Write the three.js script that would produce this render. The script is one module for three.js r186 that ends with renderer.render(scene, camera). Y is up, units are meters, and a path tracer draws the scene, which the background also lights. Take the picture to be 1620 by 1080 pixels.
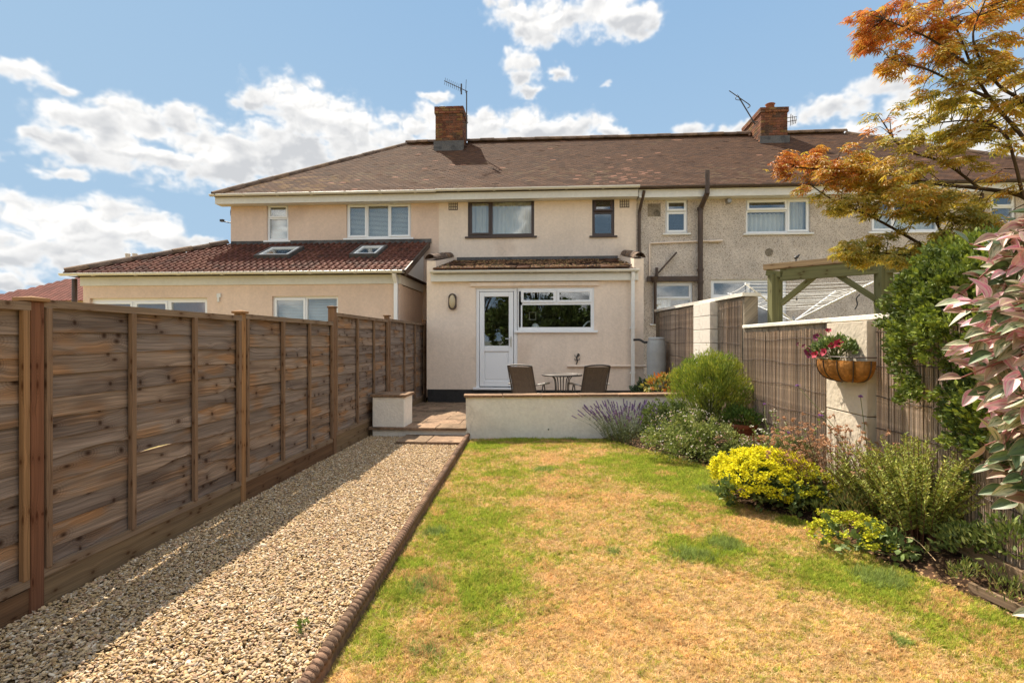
import * as THREE from 'three';
import { RoundedBoxGeometry } from 'three/addons/geometries/RoundedBoxGeometry.js';
import { mergeGeometries } from 'three/addons/utils/BufferGeometryUtils.js';

// ---------------------------------------------------------------- camera, sky, sun, exposure
const scene = new THREE.Scene();
const camera = new THREE.PerspectiveCamera(63.87, 1.5015, 0.05, 600);
camera.position.set(0, 1.455, 0);
camera.rotation.y = THREE.MathUtils.degToRad(4);
const renderer = new THREE.WebGLRenderer({ antialias: true });
renderer.setSize(1024, 682);
renderer.toneMapping = THREE.LinearToneMapping;
renderer.toneMappingExposure = 2.2;
renderer.shadowMap.enabled = true;
const SUN = new THREE.Vector3(-0.405, 1, -0.66).normalize();
const sun = new THREE.DirectionalLight(new THREE.Color(1, 0.90, 0.74), 4.7);
sun.position.copy(SUN).multiplyScalar(60);
sun.shadow.camera.left = sun.shadow.camera.bottom = -25;
sun.shadow.camera.right = sun.shadow.camera.top = 25;
sun.shadow.camera.far = 140;
sun.shadow.mapSize.set(4096, 4096);
scene.add(sun, sun.target);

// ---------------------------------------------------------------- random numbers and noise
const rng = (s) => () => { s = (s + 0x6D2B79F5) | 0; let t = Math.imul(s ^ (s >>> 15), 1 | s); t = (t + Math.imul(t ^ (t >>> 7), 61 | t)) ^ t; return ((t ^ (t >>> 14)) >>> 0) / 4294967296; };
const hash = (x, y, s) => { let h = Math.imul(x, 374761393) ^ Math.imul(y, 668265263) ^ Math.imul(s, 974634621); h = Math.imul(h ^ (h >>> 13), 1274126177); return ((h ^ (h >>> 16)) >>> 0) / 4294967296; };
const mod = (a, n) => ((a % n) + n) % n;
function pn(x, y, px, py, s) {                       // value noise that repeats every px, py cells
  const x0 = Math.floor(x), y0 = Math.floor(y), fx = x - x0, fy = y - y0;
  const a = fx * fx * (3 - 2 * fx), b = fy * fy * (3 - 2 * fy);
  const xa = mod(x0, px), xb = mod(x0 + 1, px), ya = mod(y0, py), yb = mod(y0 + 1, py);
  const p = hash(xa, ya, s), q = hash(xb, ya, s), r = hash(xa, yb, s), t = hash(xb, yb, s);
  return p + (q - p) * a + (r - p) * b + (p - q - r + t) * a * b;
}
function fb(u, v, fx, fy, oct, s) {
  let sum = 0, amp = 0.5, n = 0;
  for (let i = 0; i < oct; i++) { sum += amp * pn(u * fx, v * fy, fx, fy, s + i); n += amp; amp *= 0.5; fx *= 2; fy *= 2; }
  return sum / n;
}
const wn = (x, z, s) => { let t = 0, a = 0.5, n = 0; for (let i = 0; i < 4; i++) { t += a * pn(x, z, 4096, 4096, s + i); n += a; a *= 0.5; x *= 2.03; z *= 2.03; } return t / n; };
const sst = (a, b, x) => { const t = Math.min(1, Math.max(0, (x - a) / (b - a))); return t * t * (3 - 2 * t); };
const mix = (a, b, t) => a + (b - a) * t;
const mix3 = (a, b, t) => [mix(a[0], b[0], t), mix(a[1], b[1], t), mix(a[2], b[2], t)];

// ---------------------------------------------------------------- the sky: blue air and cumulus, by direction
// each puff: azimuth, elevation, half width, half height in degrees
const PUFFS = [[-42.1, 17.6, 3.3, 1.4], [-39.2, 18.5, 4, 1.6], [-34.5, 18.9, 3.9, 1.4], [-43.7, 15.8, 2.4, 1.5], [-45.3, 15.8, 1.3, 0.9], [-40, 15.6, 4.8, 2.1], [-35.9, 15.6, 5.2, 1.8], [-32.5, 16.9, 4.1, 2.7], [-29.3, 22.1, 2.1, 1.3], [-27.1, 22.5, 3.4, 1.8], [-24.3, 20.8, 5.2, 2.6], [-20.7, 20.3, 4.2, 2], [-26.6, 17.7, 6.8, 3], [-20.1, 18.1, 4.3, 2.4], [-15.7, 19.6, 2.5, 1.4], [-14.1, 21.1, 2.6, 1.2], [-11.2, 21.3, 3.9, 1.6], [-6, 21.1, 5.3, 1.6], [-1.4, 21.5, 4, 1.5], [3.2, 21, 3.6, 1.4], [6, 20.6, 1.7, 0.8], [0, 30.7, 5.3, 1.8], [3.6, 30.8, 4.9, 1.8], [7.7, 29.7, 2.9, 1.4], [-1.4, 29.1, 2.6, 1.1], [-3.3, 31.5, 2.4, 1], [9.1, 30.2, 1.8, 1], [-3.2, 26.1, 1.7, 1.8], [0.6, 26.1, 1.4, 0.9], [-2.3, 24.5, 1.2, 0.8], [-11.9, 23.7, 1.6, 0.5], [-45.6, 19.9, 2.2, 0.9], [-43.9, 19.7, 1.2, 0.6], [-47.1, 13.7, 0.9, 0.8], [-43.5, 13.5, 1.6, 0.5], [-44.1, 9.5, 3.7, 1.9], [-40.9, 9.2, 4.4, 2.3], [-37.8, 9.2, 3.4, 1.8], [-46, 7.2, 2.6, 2.2], [-42.5, 7, 5.3, 1.5], [-35.2, 8.7, 2.9, 0.8], [-32.7, 9.2, 1.4, 0.5], [-47.1, 4.1, 1.9, 0.7], [-46.9, 5.7, 0.7, 0.5], [-43.3, 4.6, 2.4, 0.4], [14.2, 20.3, 1.6, 0.6], [26.5, 20.2, 3.2, 1], [30.3, 20.9, 2.6, 1], [18.9, 19.5, 2, 0.9], [22.4, 19.9, 1.4, 0.9], [32.5, 18.2, 3.9, 2.2], [36.1, 17.2, 3.5, 2.8], [39.1, 15.1, 2.8, 2.7], [27.9, 17.7, 2.9, 1], [6.1, 24.7, 0.7, 0.3]];
{
  const W = 4096, H = 2048, data = new Float32Array(W * H * 4);
  const n2 = (x, y, s, oct) => { let t = 0, a = 0.5, n = 0; for (let i = 0; i < oct; i++) { t += a * pn(x, y, 1 << 20, 1 << 20, s + i); n += a; a *= 0.52; x *= 2.07; y *= 2.07; } return t / n; };
  for (let j = 0; j < H; j++) {
    const el = (j + 0.5) / H * 180 - 90;
    for (let i = 0; i < W; i++) {
      const o = (j * W + i) * 4;
      if (el <= 0) { data[o] = 0.30; data[o + 1] = 0.30; data[o + 2] = 0.24; data[o + 3] = 1; continue; }
      // equirectangular u of direction d is atan2(z, x) / 2pi + 0.5; azimuth 0 looks along -z, growing to +x
      const th = ((i + 0.5) / W - 0.5) * Math.PI * 2;
      let az = Math.atan2(Math.cos(th), -Math.sin(th)) * 180 / Math.PI;
      const ca = Math.cos(el * Math.PI / 180);
      // air: deeper blue with height, paler near the horizon and towards the sun's side
      const h = sst(0, 48, el);
      let c = mix3([0.44, 0.62, 0.80], [0.265, 0.455, 0.72], Math.pow(h, 0.8));
      const side = sst(10, -60, az) * sst(-150, -60, az);
      c = mix3(c, [0.40, 0.575, 0.765], 0.6 * side);
      const inView = Math.abs(az) < 52 && el < 38;
      let d = 0, base = 0;
      const wx = (n2(az * 0.45 + 300, el * 0.6 + 40, 11, 4) - 0.5), wy = (n2(az * 0.45 + 90, el * 0.6 + 700, 12, 4) - 0.5);
      const bil = (x, y) => { let t = 0, a = 0.5, n = 0; for (let k = 0; k < 5; k++) { t += a * Math.abs(2 * pn(x, y, 1 << 20, 1 << 20, 21 + k) - 1); n += a; a *= 0.55; x = x * 2.03 + 7.3; y = y * 2.03 + 3.1; } return t / n; };
      const bx0 = az * 0.42 + wx * 0.8 + 500, by0 = el * 0.62 + wy * 0.8 + 100, bl = bil(bx0, by0);
      const fine = 0.62 * (n2(az * 0.62 + 500, el * 0.95 + 100, 21, 6) - 0.5) + 0.75 * (bl - 0.36);
      if (inView) {
        const x = az + wx * 3.2, y = el + wy * 2.0;
        let top = -99;
        for (const p of PUFFS) {
          const dx = (x - p[0]) / (p[2] * 1.12), dy = (y - p[1]) / (p[3] * 1.12);
          if (dx > 1.6 || dx < -1.6 || dy > 1.6 || dy < -1.6) continue;
          const q = 1 - (dx * dx + dy * dy);
          if (q > -0.6) { const w = Math.max(0, q + 0.6); d = Math.max(d, q + 0.6); if (dy > top) top = dy; base += w * dy; }
        }
        d = d > 0 ? d - 0.66 + fine * 1.75 : -1;
      }
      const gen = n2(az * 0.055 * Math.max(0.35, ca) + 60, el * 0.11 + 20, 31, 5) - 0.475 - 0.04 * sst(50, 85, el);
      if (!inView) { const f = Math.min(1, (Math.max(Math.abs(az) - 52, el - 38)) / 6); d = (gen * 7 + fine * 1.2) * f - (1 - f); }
      if (d > -0.6) {
        const a = sst(-0.4, 0.55, d + 0.5 * (n2(az * 2.6 + 40, el * 3.4 + 3, 71, 4) - 0.5));
        const dens = n2(az * 0.24 + 70, el * 0.55 + 15.9, 51, 3), det = n2(az * 0.9 + 9, el * 1.5 + 4, 61, 5);
        // thick middles and undersides are a soft grey; edges and crowns are sunlit white, well over the blue
        // billows turned to the sun are white, those turned away or in a fold are grey
        const relief = bl - bil(bx0 - 0.10, by0 + 0.16);
        const under = inView ? sst(0.3, -0.5, base) : sst(0.45, 0.7, dens);
        const shade = Math.min(1, (0.7 * sst(0.2, 1.2, d) * sst(0.34, 0.66, dens) + 0.5 * under * sst(0.1, 0.9, d)) * (0.7 + 0.6 * det) + 0.9 * Math.max(0, -relief) * sst(0.0, 0.6, d));
        const w = (inView ? 1.06 : 2.2) * (1 + 0.25 * Math.max(-0.6, Math.min(0.3, relief * 1.5)));  // unseen clouds out of view are brightened to lift the shaded house fronts
        const cc = mix3([w, w * 0.985, w * 0.96], [0.64, 0.655, 0.68], shade);
        c = mix3(c, cc, a * (0.35 + 0.65 * sst(-0.1, 0.7, d)));
      }
      const E = 1 / 2.15;                               // radiance for the exposure above
      c = [c[0] * E, c[1] * E, c[2] * E];
      data[o] = c[0]; data[o + 1] = c[1]; data[o + 2] = c[2]; data[o + 3] = 1;
    }
  }
  const sky = new THREE.DataTexture(data, W, H, THREE.RGBAFormat, THREE.FloatType);
  sky.mapping = THREE.EquirectangularReflectionMapping;
  sky.magFilter = sky.minFilter = THREE.LinearFilter;
  sky.needsUpdate = true;
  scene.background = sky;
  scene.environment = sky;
}

// ---------------------------------------------------------------- names, things, parts
const taken = {};
const numbered = (n) => { const k = taken[n] = (taken[n] ?? -1) + 1; return k ? n + '_' + String(k).padStart(3, '0') : n; };
const baseOf = new WeakMap();
function thing(name, label, category, base = [0, 0, 0], group) {
  const o = new THREE.Group(); o.name = numbered(name); o.position.set(...base); scene.add(o);
  o.userData.label = label; o.userData.category = category; if (group) o.userData.group = group;
  baseOf.set(o, base);
  return o;
}
function merged(gs) {
  gs = (Array.isArray(gs) ? gs.flat(4) : [gs]).map((g) => {
    g = g.index ? g.toNonIndexed() : g.clone();
    for (const k of Object.keys(g.attributes)) if (!['position', 'normal', 'uv'].includes(k)) g.deleteAttribute(k);
    g.groups = []; g.clearGroups();
    return g;
  });
  return gs.length > 1 ? mergeGeometries(gs) : gs[0];
}
function part(parent, name, gs, mat, kind) {          // geometry given in world coordinates
  const b = baseOf.get(parent), m = new THREE.Mesh(merged(gs).translate(-b[0], -b[1], -b[2]), mat);
  m.name = name; parent.add(m); baseOf.set(m, b); if (kind) m.userData.kind = kind;
  return m;
}
function piece(parent, name, geom, mat, matrix) {     // shared geometry placed by a world matrix
  const b = baseOf.get(parent), m = new THREE.Mesh(geom, mat);
  m.name = name; matrix.decompose(m.position, m.quaternion, m.scale);
  m.position.x -= b[0]; m.position.y -= b[1]; m.position.z -= b[2];
  parent.add(m);
  return m;
}
function many(parent, name, geom, mat, list, kind = 'stuff') {   // list of [matrix, color]
  const b = baseOf.get(parent) ?? [0, 0, 0], im = new THREE.InstancedMesh(geom, mat, list.length), t = new THREE.Matrix4().makeTranslation(-b[0], -b[1], -b[2]), w = new THREE.Matrix4();
  list.forEach(([m, c], i) => { im.setMatrixAt(i, w.multiplyMatrices(t, m)); im.setColorAt(i, c); });
  im.name = name; im.userData.kind = kind; parent.add(im);
  return im;
}
function struct(name, gs, mat, base = [0, 0, 0]) {
  const m = new THREE.Mesh(merged(gs).translate(-base[0], -base[1], -base[2]), mat);
  m.name = name; m.position.set(...base); m.userData.kind = 'structure'; scene.add(m); baseOf.set(m, base);
  return m;
}

// ---------------------------------------------------------------- geometry helpers (world metres, uv in metres)
const V = (x, y, z) => new THREE.Vector3(x, y, z);
function muv(g) {
  g = g.index ? g.toNonIndexed() : g;
  const p = g.attributes.position, n = g.attributes.normal, uv = new Float32Array(p.count * 2);
  for (let i = 0; i < p.count; i++) {
    const a = Math.abs(n.getX(i)), b = Math.abs(n.getY(i)), c = Math.abs(n.getZ(i)), x = p.getX(i), y = p.getY(i), z = p.getZ(i);
    if (b > a && b > c) { uv[2 * i] = x; uv[2 * i + 1] = z; } else if (a > c) { uv[2 * i] = z; uv[2 * i + 1] = y; } else { uv[2 * i] = x; uv[2 * i + 1] = y; }
  }
  g.setAttribute('uv', new THREE.BufferAttribute(uv, 2));
  return g;
}
const bx = (x0, x1, y0, y1, z0, z1) => muv(new THREE.BoxGeometry(Math.abs(x1 - x0), Math.abs(y1 - y0), Math.abs(z1 - z0)).translate((x0 + x1) / 2, (y0 + y1) / 2, (z0 + z1) / 2));
const vg = (g) => { const u = g.attributes.uv; for (let i = 0; i < u.count; i++) u.setXY(i, u.getY(i), u.getX(i)); return g; };
const rbx = (x0, x1, y0, y1, z0, z1, r = 0.008, s = 1) => muv(new RoundedBoxGeometry(Math.abs(x1 - x0), Math.abs(y1 - y0), Math.abs(z1 - z0), s, r).translate((x0 + x1) / 2, (y0 + y1) / 2, (z0 + z1) / 2));
function beam(a, b, w, h, roll = 0) {                  // a bar of section w x h from a to b
  const A = V(...a), B = V(...b), d = B.clone().sub(A), L = d.length();
  const g = new THREE.BoxGeometry(L, h, w), m = new THREE.Matrix4();
  const X = d.normalize(), up = Math.abs(X.y) > 0.95 ? V(0, 0, 1) : V(0, 1, 0), Z = X.clone().cross(up).normalize(), Y = Z.clone().cross(X);
  const uv = g.attributes.uv, p = g.attributes.position;
  for (let i = 0; i < uv.count; i++) uv.setXY(i, p.getX(i), p.getY(i) + p.getZ(i));
  g.rotateX(roll);
  m.makeBasis(X, Y, Z).setPosition(A.add(B).multiplyScalar(0.5));
  return g.applyMatrix4(m);
}
function cyl(a, b, r0, r1 = r0, seg = 10) {
  const A = V(...a), B = V(...b), d = B.clone().sub(A), L = d.length();
  return new THREE.CylinderGeometry(r1, r0, L, seg).applyMatrix4(new THREE.Matrix4().makeRotationFromQuaternion(new THREE.Quaternion().setFromUnitVectors(V(0, 1, 0), d.normalize())).setPosition(A.add(B).multiplyScalar(0.5)));
}
const tube = (pts, r, seg = 6, n = 0) => new THREE.TubeGeometry(new THREE.CatmullRomCurve3(pts.map((p) => V(...p))), n || pts.length * 4, r, seg);
function taperTube(pts, r0, r1, seg = 7, n = 0) {      // a limb: tube that thins towards its end
  n = n || pts.length * 4;
  const c = new THREE.CatmullRomCurve3(pts.map((p) => V(...p))), g = new THREE.TubeGeometry(c, n, 1, seg), p = g.attributes.position, v = V(0, 0, 0);
  for (let i = 0; i <= n; i++) {
    const o = c.getPointAt(i / n), r = mix(r0, r1, i / n);
    for (let j = 0; j <= seg; j++) { const k = i * (seg + 1) + j; v.fromBufferAttribute(p, k).sub(o).multiplyScalar(r).add(o); p.setXYZ(k, v.x, v.y, v.z); }
  }
  return g;
}
function wallXY(x0, x1, y0, y1, zf, th, holes = [], topline) {   // a wall facing +z, its face at zf, with rectangular openings
  const s = new THREE.Shape();
  s.moveTo(x0, y0); s.lineTo(x1, y0); if (topline) topline.forEach(([x, y]) => s.lineTo(x, y)); else { s.lineTo(x1, y1); s.lineTo(x0, y1); }
  for (const [a, b, c, d] of holes) { const h = new THREE.Path(); h.moveTo(a, c); h.lineTo(a, d); h.lineTo(b, d); h.lineTo(b, c); s.holes.push(h); }
  return muv(new THREE.ExtrudeGeometry(s, { depth: th, bevelEnabled: false }).translate(0, 0, zf - th));
}
function poly(...pts) {                                 // flat polygon, fan from the first point
  const pos = [];
  for (let i = 1; i < pts.length - 1; i++) pos.push(...pts[0], ...pts[i], ...pts[i + 1]);
  const g = new THREE.BufferGeometry(); g.setAttribute('position', new THREE.Float32BufferAttribute(pos, 3)); g.computeVertexNormals();
  g.setAttribute('uv', new THREE.Float32BufferAttribute(new Float32Array(pos.length / 3 * 2), 2));
  return muv(g);
}
function prismX(profile, x0, x1) {                      // profile of [z, y] points swept along x
  const s = new THREE.Shape(profile.map(([z, y]) => new THREE.Vector2(-z, y)));
  return muv(new THREE.ExtrudeGeometry(s, { depth: x1 - x0, bevelEnabled: false }).rotateY(Math.PI / 2).translate(x0, 0, 0));
}
const M4 = () => new THREE.Matrix4();
function at(x, y, z, rx = 0, ry = 0, rz = 0, sx = 1, sy = sx, sz = sx) { return M4().compose(V(x, y, z), new THREE.Quaternion().setFromEuler(new THREE.Euler(rx, ry, rz, 'YXZ')), V(sx, sy, sz)); }

// ---------------------------------------------------------------- textures
function tex(w, h, fn, repeat = [1, 1], srgb = true) {
  const d = new Uint8Array(w * h * 4);
  for (let j = 0; j < h; j++) for (let i = 0; i < w; i++) {
    const c = fn((i + 0.5) / w, (j + 0.5) / h), o = (j * w + i) * 4;
    d[o] = Math.max(0, Math.min(255, c[0] * 255)); d[o + 1] = Math.max(0, Math.min(255, c[1] * 255)); d[o + 2] = Math.max(0, Math.min(255, c[2] * 255)); d[o + 3] = 255;
  }
  const t = new THREE.DataTexture(d, w, h);
  t.wrapS = t.wrapT = THREE.RepeatWrapping; t.magFilter = THREE.LinearFilter; t.minFilter = THREE.LinearMipmapLinearFilter; t.generateMipmaps = true;
  if (srgb) t.colorSpace = THREE.SRGBColorSpace;
  t.repeat.set(...repeat); t.needsUpdate = true;
  return t;
}
const grey = (v) => [v, v, v];
const rgb = (r, g, b) => new THREE.Color().setRGB(r, g, b);
const std = (o) => new THREE.MeshPhysicalMaterial({ roughness: 0.85, specularIntensity: (o.roughness ?? 0.85) > 0.8 ? 0.35 : 1, ...o });
// weathered boards: 2 m long, 0.6 m of widths; grain, knots and patches where the grey skin has worn to brown wood
const knots = (() => { const r = rng(5), k = []; for (let i = 0; i < 26; i++) k.push([r(), r(), 0.006 + r() * 0.011, 0.016 + r() * 0.02]); return k; })();
function woodGrain(u, v) {
  let vv = v + 0.02 * (fb(u, v, 3, 3, 2, 71) - 0.5), k = 0;
  for (const [ku, kv, ru, rv] of knots) {
    let du = u - ku, dv = v - kv; du -= Math.round(du); dv -= Math.round(dv);
    const q = (du / ru) ** 2 + (dv / rv) ** 2;
    if (q < 40) { vv += dv * 0.8 * Math.exp(-q * 0.16) ; k = Math.max(k, Math.exp(-q * 1.4)); if (q < 12) k = Math.max(k, 0.45 * Math.exp(-q * 0.22) * (0.5 + 0.5 * Math.sin(Math.sqrt(q) * 9))); }
  }
  const g = 0.55 * fb(u, vv, 5, 70, 3, 72) + 0.45 * fb(u, vv, 10, 220, 2, 75);
  return [g, k];
}
const T = {};
T.board = tex(1024, 512, (u, v) => {
  const [g, k] = woodGrain(u, v), warm = sst(0.47, 0.72, fb(u, v, 5, 6, 4, 81)), dark = sst(0.5, 0.75, fb(u, v, 4, 8, 3, 91));
  let c = mix3([0.60, 0.535, 0.48], [0.65, 0.49, 0.345], warm * 0.75);
  c = mix3(c, [0.42, 0.355, 0.31], dark * 0.5);
  const s = 0.66 + 0.66 * g;
  return mix3([c[0] * s, c[1] * s, c[2] * s], [0.20, 0.12, 0.075], k * 0.8);
}, [0.5, 1.667]);
T.boardBump = tex(1024, 512, (u, v) => grey(woodGrain(u, v)[0]), [0.5, 1.667], false);
T.pine = tex(512, 512, (u, v) => { const [g, k] = woodGrain(u, v); const s = 0.72 + 0.5 * g; const c = mix3([0.93, 0.86, 0.78], [0.8, 0.74, 0.7], fb(u, v, 3, 9, 3, 83)); return mix3([c[0] * s, c[1] * s, c[2] * s], [0.4, 0.27, 0.18], k * 0.7); }, [0.5, 2.5]);
T.render = tex(512, 512, (u, v) => { const a = fb(u, v, 4, 4, 5, 101), b = fb(u, v, 70, 70, 2, 105); const s = 0.93 + 0.09 * a + 0.05 * (b - 0.5); return [s, s * (0.995 + 0.01 * a), s * (0.985 + 0.02 * a)]; }, [0.33, 0.33]);
T.wallCoat = tex(1024, 1024, (u, v) => { const a = fb(u, v, 6, 6, 5, 301), st = fb(u, v, 60, 4, 4, 305), pt = sst(0.58, 0.72, fb(u, v, 5, 5, 4, 309)), b = fb(u, v, 160, 160, 2, 313), cr = sst(0.012, 0.0, Math.abs(fb(u, v, 7, 7, 4, 317) - 0.5)); let s = 0.93 + 0.10 * (a - 0.4) + 0.035 * (st - 0.5) + 0.06 * (b - 0.5) - 0.05 * pt - 0.05 * cr * pt; return [s, s * (0.99 - 0.012 * pt), s * (0.975 - 0.02 * pt)]; }, [0.17, 0.17]);
T.renderBump = tex(512, 512, (u, v) => grey(0.6 * fb(u, v, 90, 90, 2, 107) + 0.4 * fb(u, v, 10, 10, 3, 109)), [0.5, 0.5], false);
const dash = (u, v) => { const x = u * 110, y = v * 110; let best = 9, id = 0; for (let a = -1; a < 2; a++) for (let b = -1; b < 2; b++) { const cx = Math.floor(x) + a, cy = Math.floor(y) + b, hx = mod(cx, 110), hy = mod(cy, 110); const d = (cx + hash(hx, hy, 3) - x) ** 2 + (cy + hash(hx, hy, 4) - y) ** 2; if (d < best) { best = d; id = hash(hx, hy, 5); } } return [best, id]; };
T.dash = tex(1024, 1024, (u, v) => { const [d, id] = dash(u, v), a = fb(u, v, 5, 5, 4, 111), m = sst(0.02, 0.4, d); const c = id < 0.06 ? [0.60, 0.55, 0.51] : id < 0.25 ? [0.76, 0.70, 0.64] : mix3([0.88, 0.84, 0.79], [0.98, 0.95, 0.91], id); const s = (0.9 + 0.18 * (a - 0.5)); return mix3([c[0] * s, c[1] * s, c[2] * s], [0.72 * s, 0.67 * s, 0.62 * s], m * 0.5); }, [0.72, 0.72]);
T.dashBump = tex(512, 512, (u, v) => grey(1 - sst(0, 0.5, dash(u, v)[0])), [0.72, 0.72], false);
T.stone = tex(512, 512, (u, v) => { const a = fb(u, v, 5, 5, 5, 121), b = fb(u, v, 60, 60, 2, 125), c = sst(0.55, 0.75, fb(u, v, 7, 7, 4, 127)); const s = 0.78 + 0.3 * (a - 0.5) + 0.25 * (b - 0.5) - 0.2 * c; return [s * 1.05, s, s * 0.93]; }, [0.7, 0.7]);
T.stoneBump = tex(512, 512, (u, v) => grey(fb(u, v, 30, 30, 4, 129)), [0.7, 0.7], false);
T.clay = tex(512, 512, (u, v) => { const a = fb(u, v, 6, 6, 4, 131), b = fb(u, v, 50, 50, 3, 135), l = sst(0.56, 0.7, fb(u, v, 9, 9, 5, 137)); const s = 0.75 + 0.35 * (a - 0.5) + 0.3 * (b - 0.5); return mix3([s, s * 0.97, s * 0.95], [0.72, 0.66, 0.5], l * 0.35); }, [0.9, 0.9]);
T.soil = tex(512, 512, (u, v) => { const a = fb(u, v, 8, 8, 5, 141), b = fb(u, v, 60, 60, 3, 145); const s = 0.5 + 0.7 * (a - 0.5) + 0.7 * (b - 0.5); return mix3([0.30 * s + 0.1, 0.22 * s + 0.07, 0.16 * s + 0.05], [0.62, 0.5, 0.36], sst(0.62, 0.72, b)); }, [1, 1]);
T.soilBump = tex(512, 512, (u, v) => grey(fb(u, v, 24, 24, 5, 147)), [1, 1], false);
T.grit = tex(512, 512, (u, v) => { const a = fb(u, v, 50, 50, 3, 151), b = fb(u, v, 6, 6, 3, 155); const s = 0.55 + 0.8 * (a - 0.5) + 0.15 * (b - 0.5); return [s, s * 0.84, s * 0.62]; }, [1.2, 1.2]);
T.mesh = tex(256, 256, (u, v) => { const s = 0.75 + 0.18 * Math.sin(u * 2 * Math.PI * 48) + 0.12 * Math.sin(v * 2 * Math.PI * 48) + 0.2 * (fb(u, v, 6, 20, 3, 161) - 0.5); return grey(s); }, [3, 3]);
// leaf blades with stripes along the leaf: u across, v from stem to tip
const stripe = (a, b, c, seed) => tex(64, 128, (u, v) => {
  const x = Math.abs(u - 0.5) * 2, n = fb(u, v, 14, 3, 3, seed), e = sst(0.75, 0.95, x + 0.25 * (n - 0.5)), m = sst(0.35, 0.6, n + 0.15 * (1 - x));
  let col = mix3(a, b, m); col = mix3(col, c, e); const vein = 1 - 0.16 * sst(0.05, 0.0, x); return [col[0] * vein, col[1] * vein, col[2] * vein];
});
T.leafPink = stripe([0.93, 0.56, 0.70], [0.95, 0.82, 0.82], [0.94, 0.91, 0.82], 171);
T.leafCream = stripe([0.42, 0.50, 0.34], [0.80, 0.80, 0.66], [0.83, 0.74, 0.66], 175);
T.leafGreen = stripe([0.30, 0.40, 0.24], [0.42, 0.52, 0.32], [0.74, 0.66, 0.55], 179);
T.leafPlum = stripe([0.66, 0.46, 0.46], [0.76, 0.66, 0.54], [0.88, 0.74, 0.70], 183);

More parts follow.
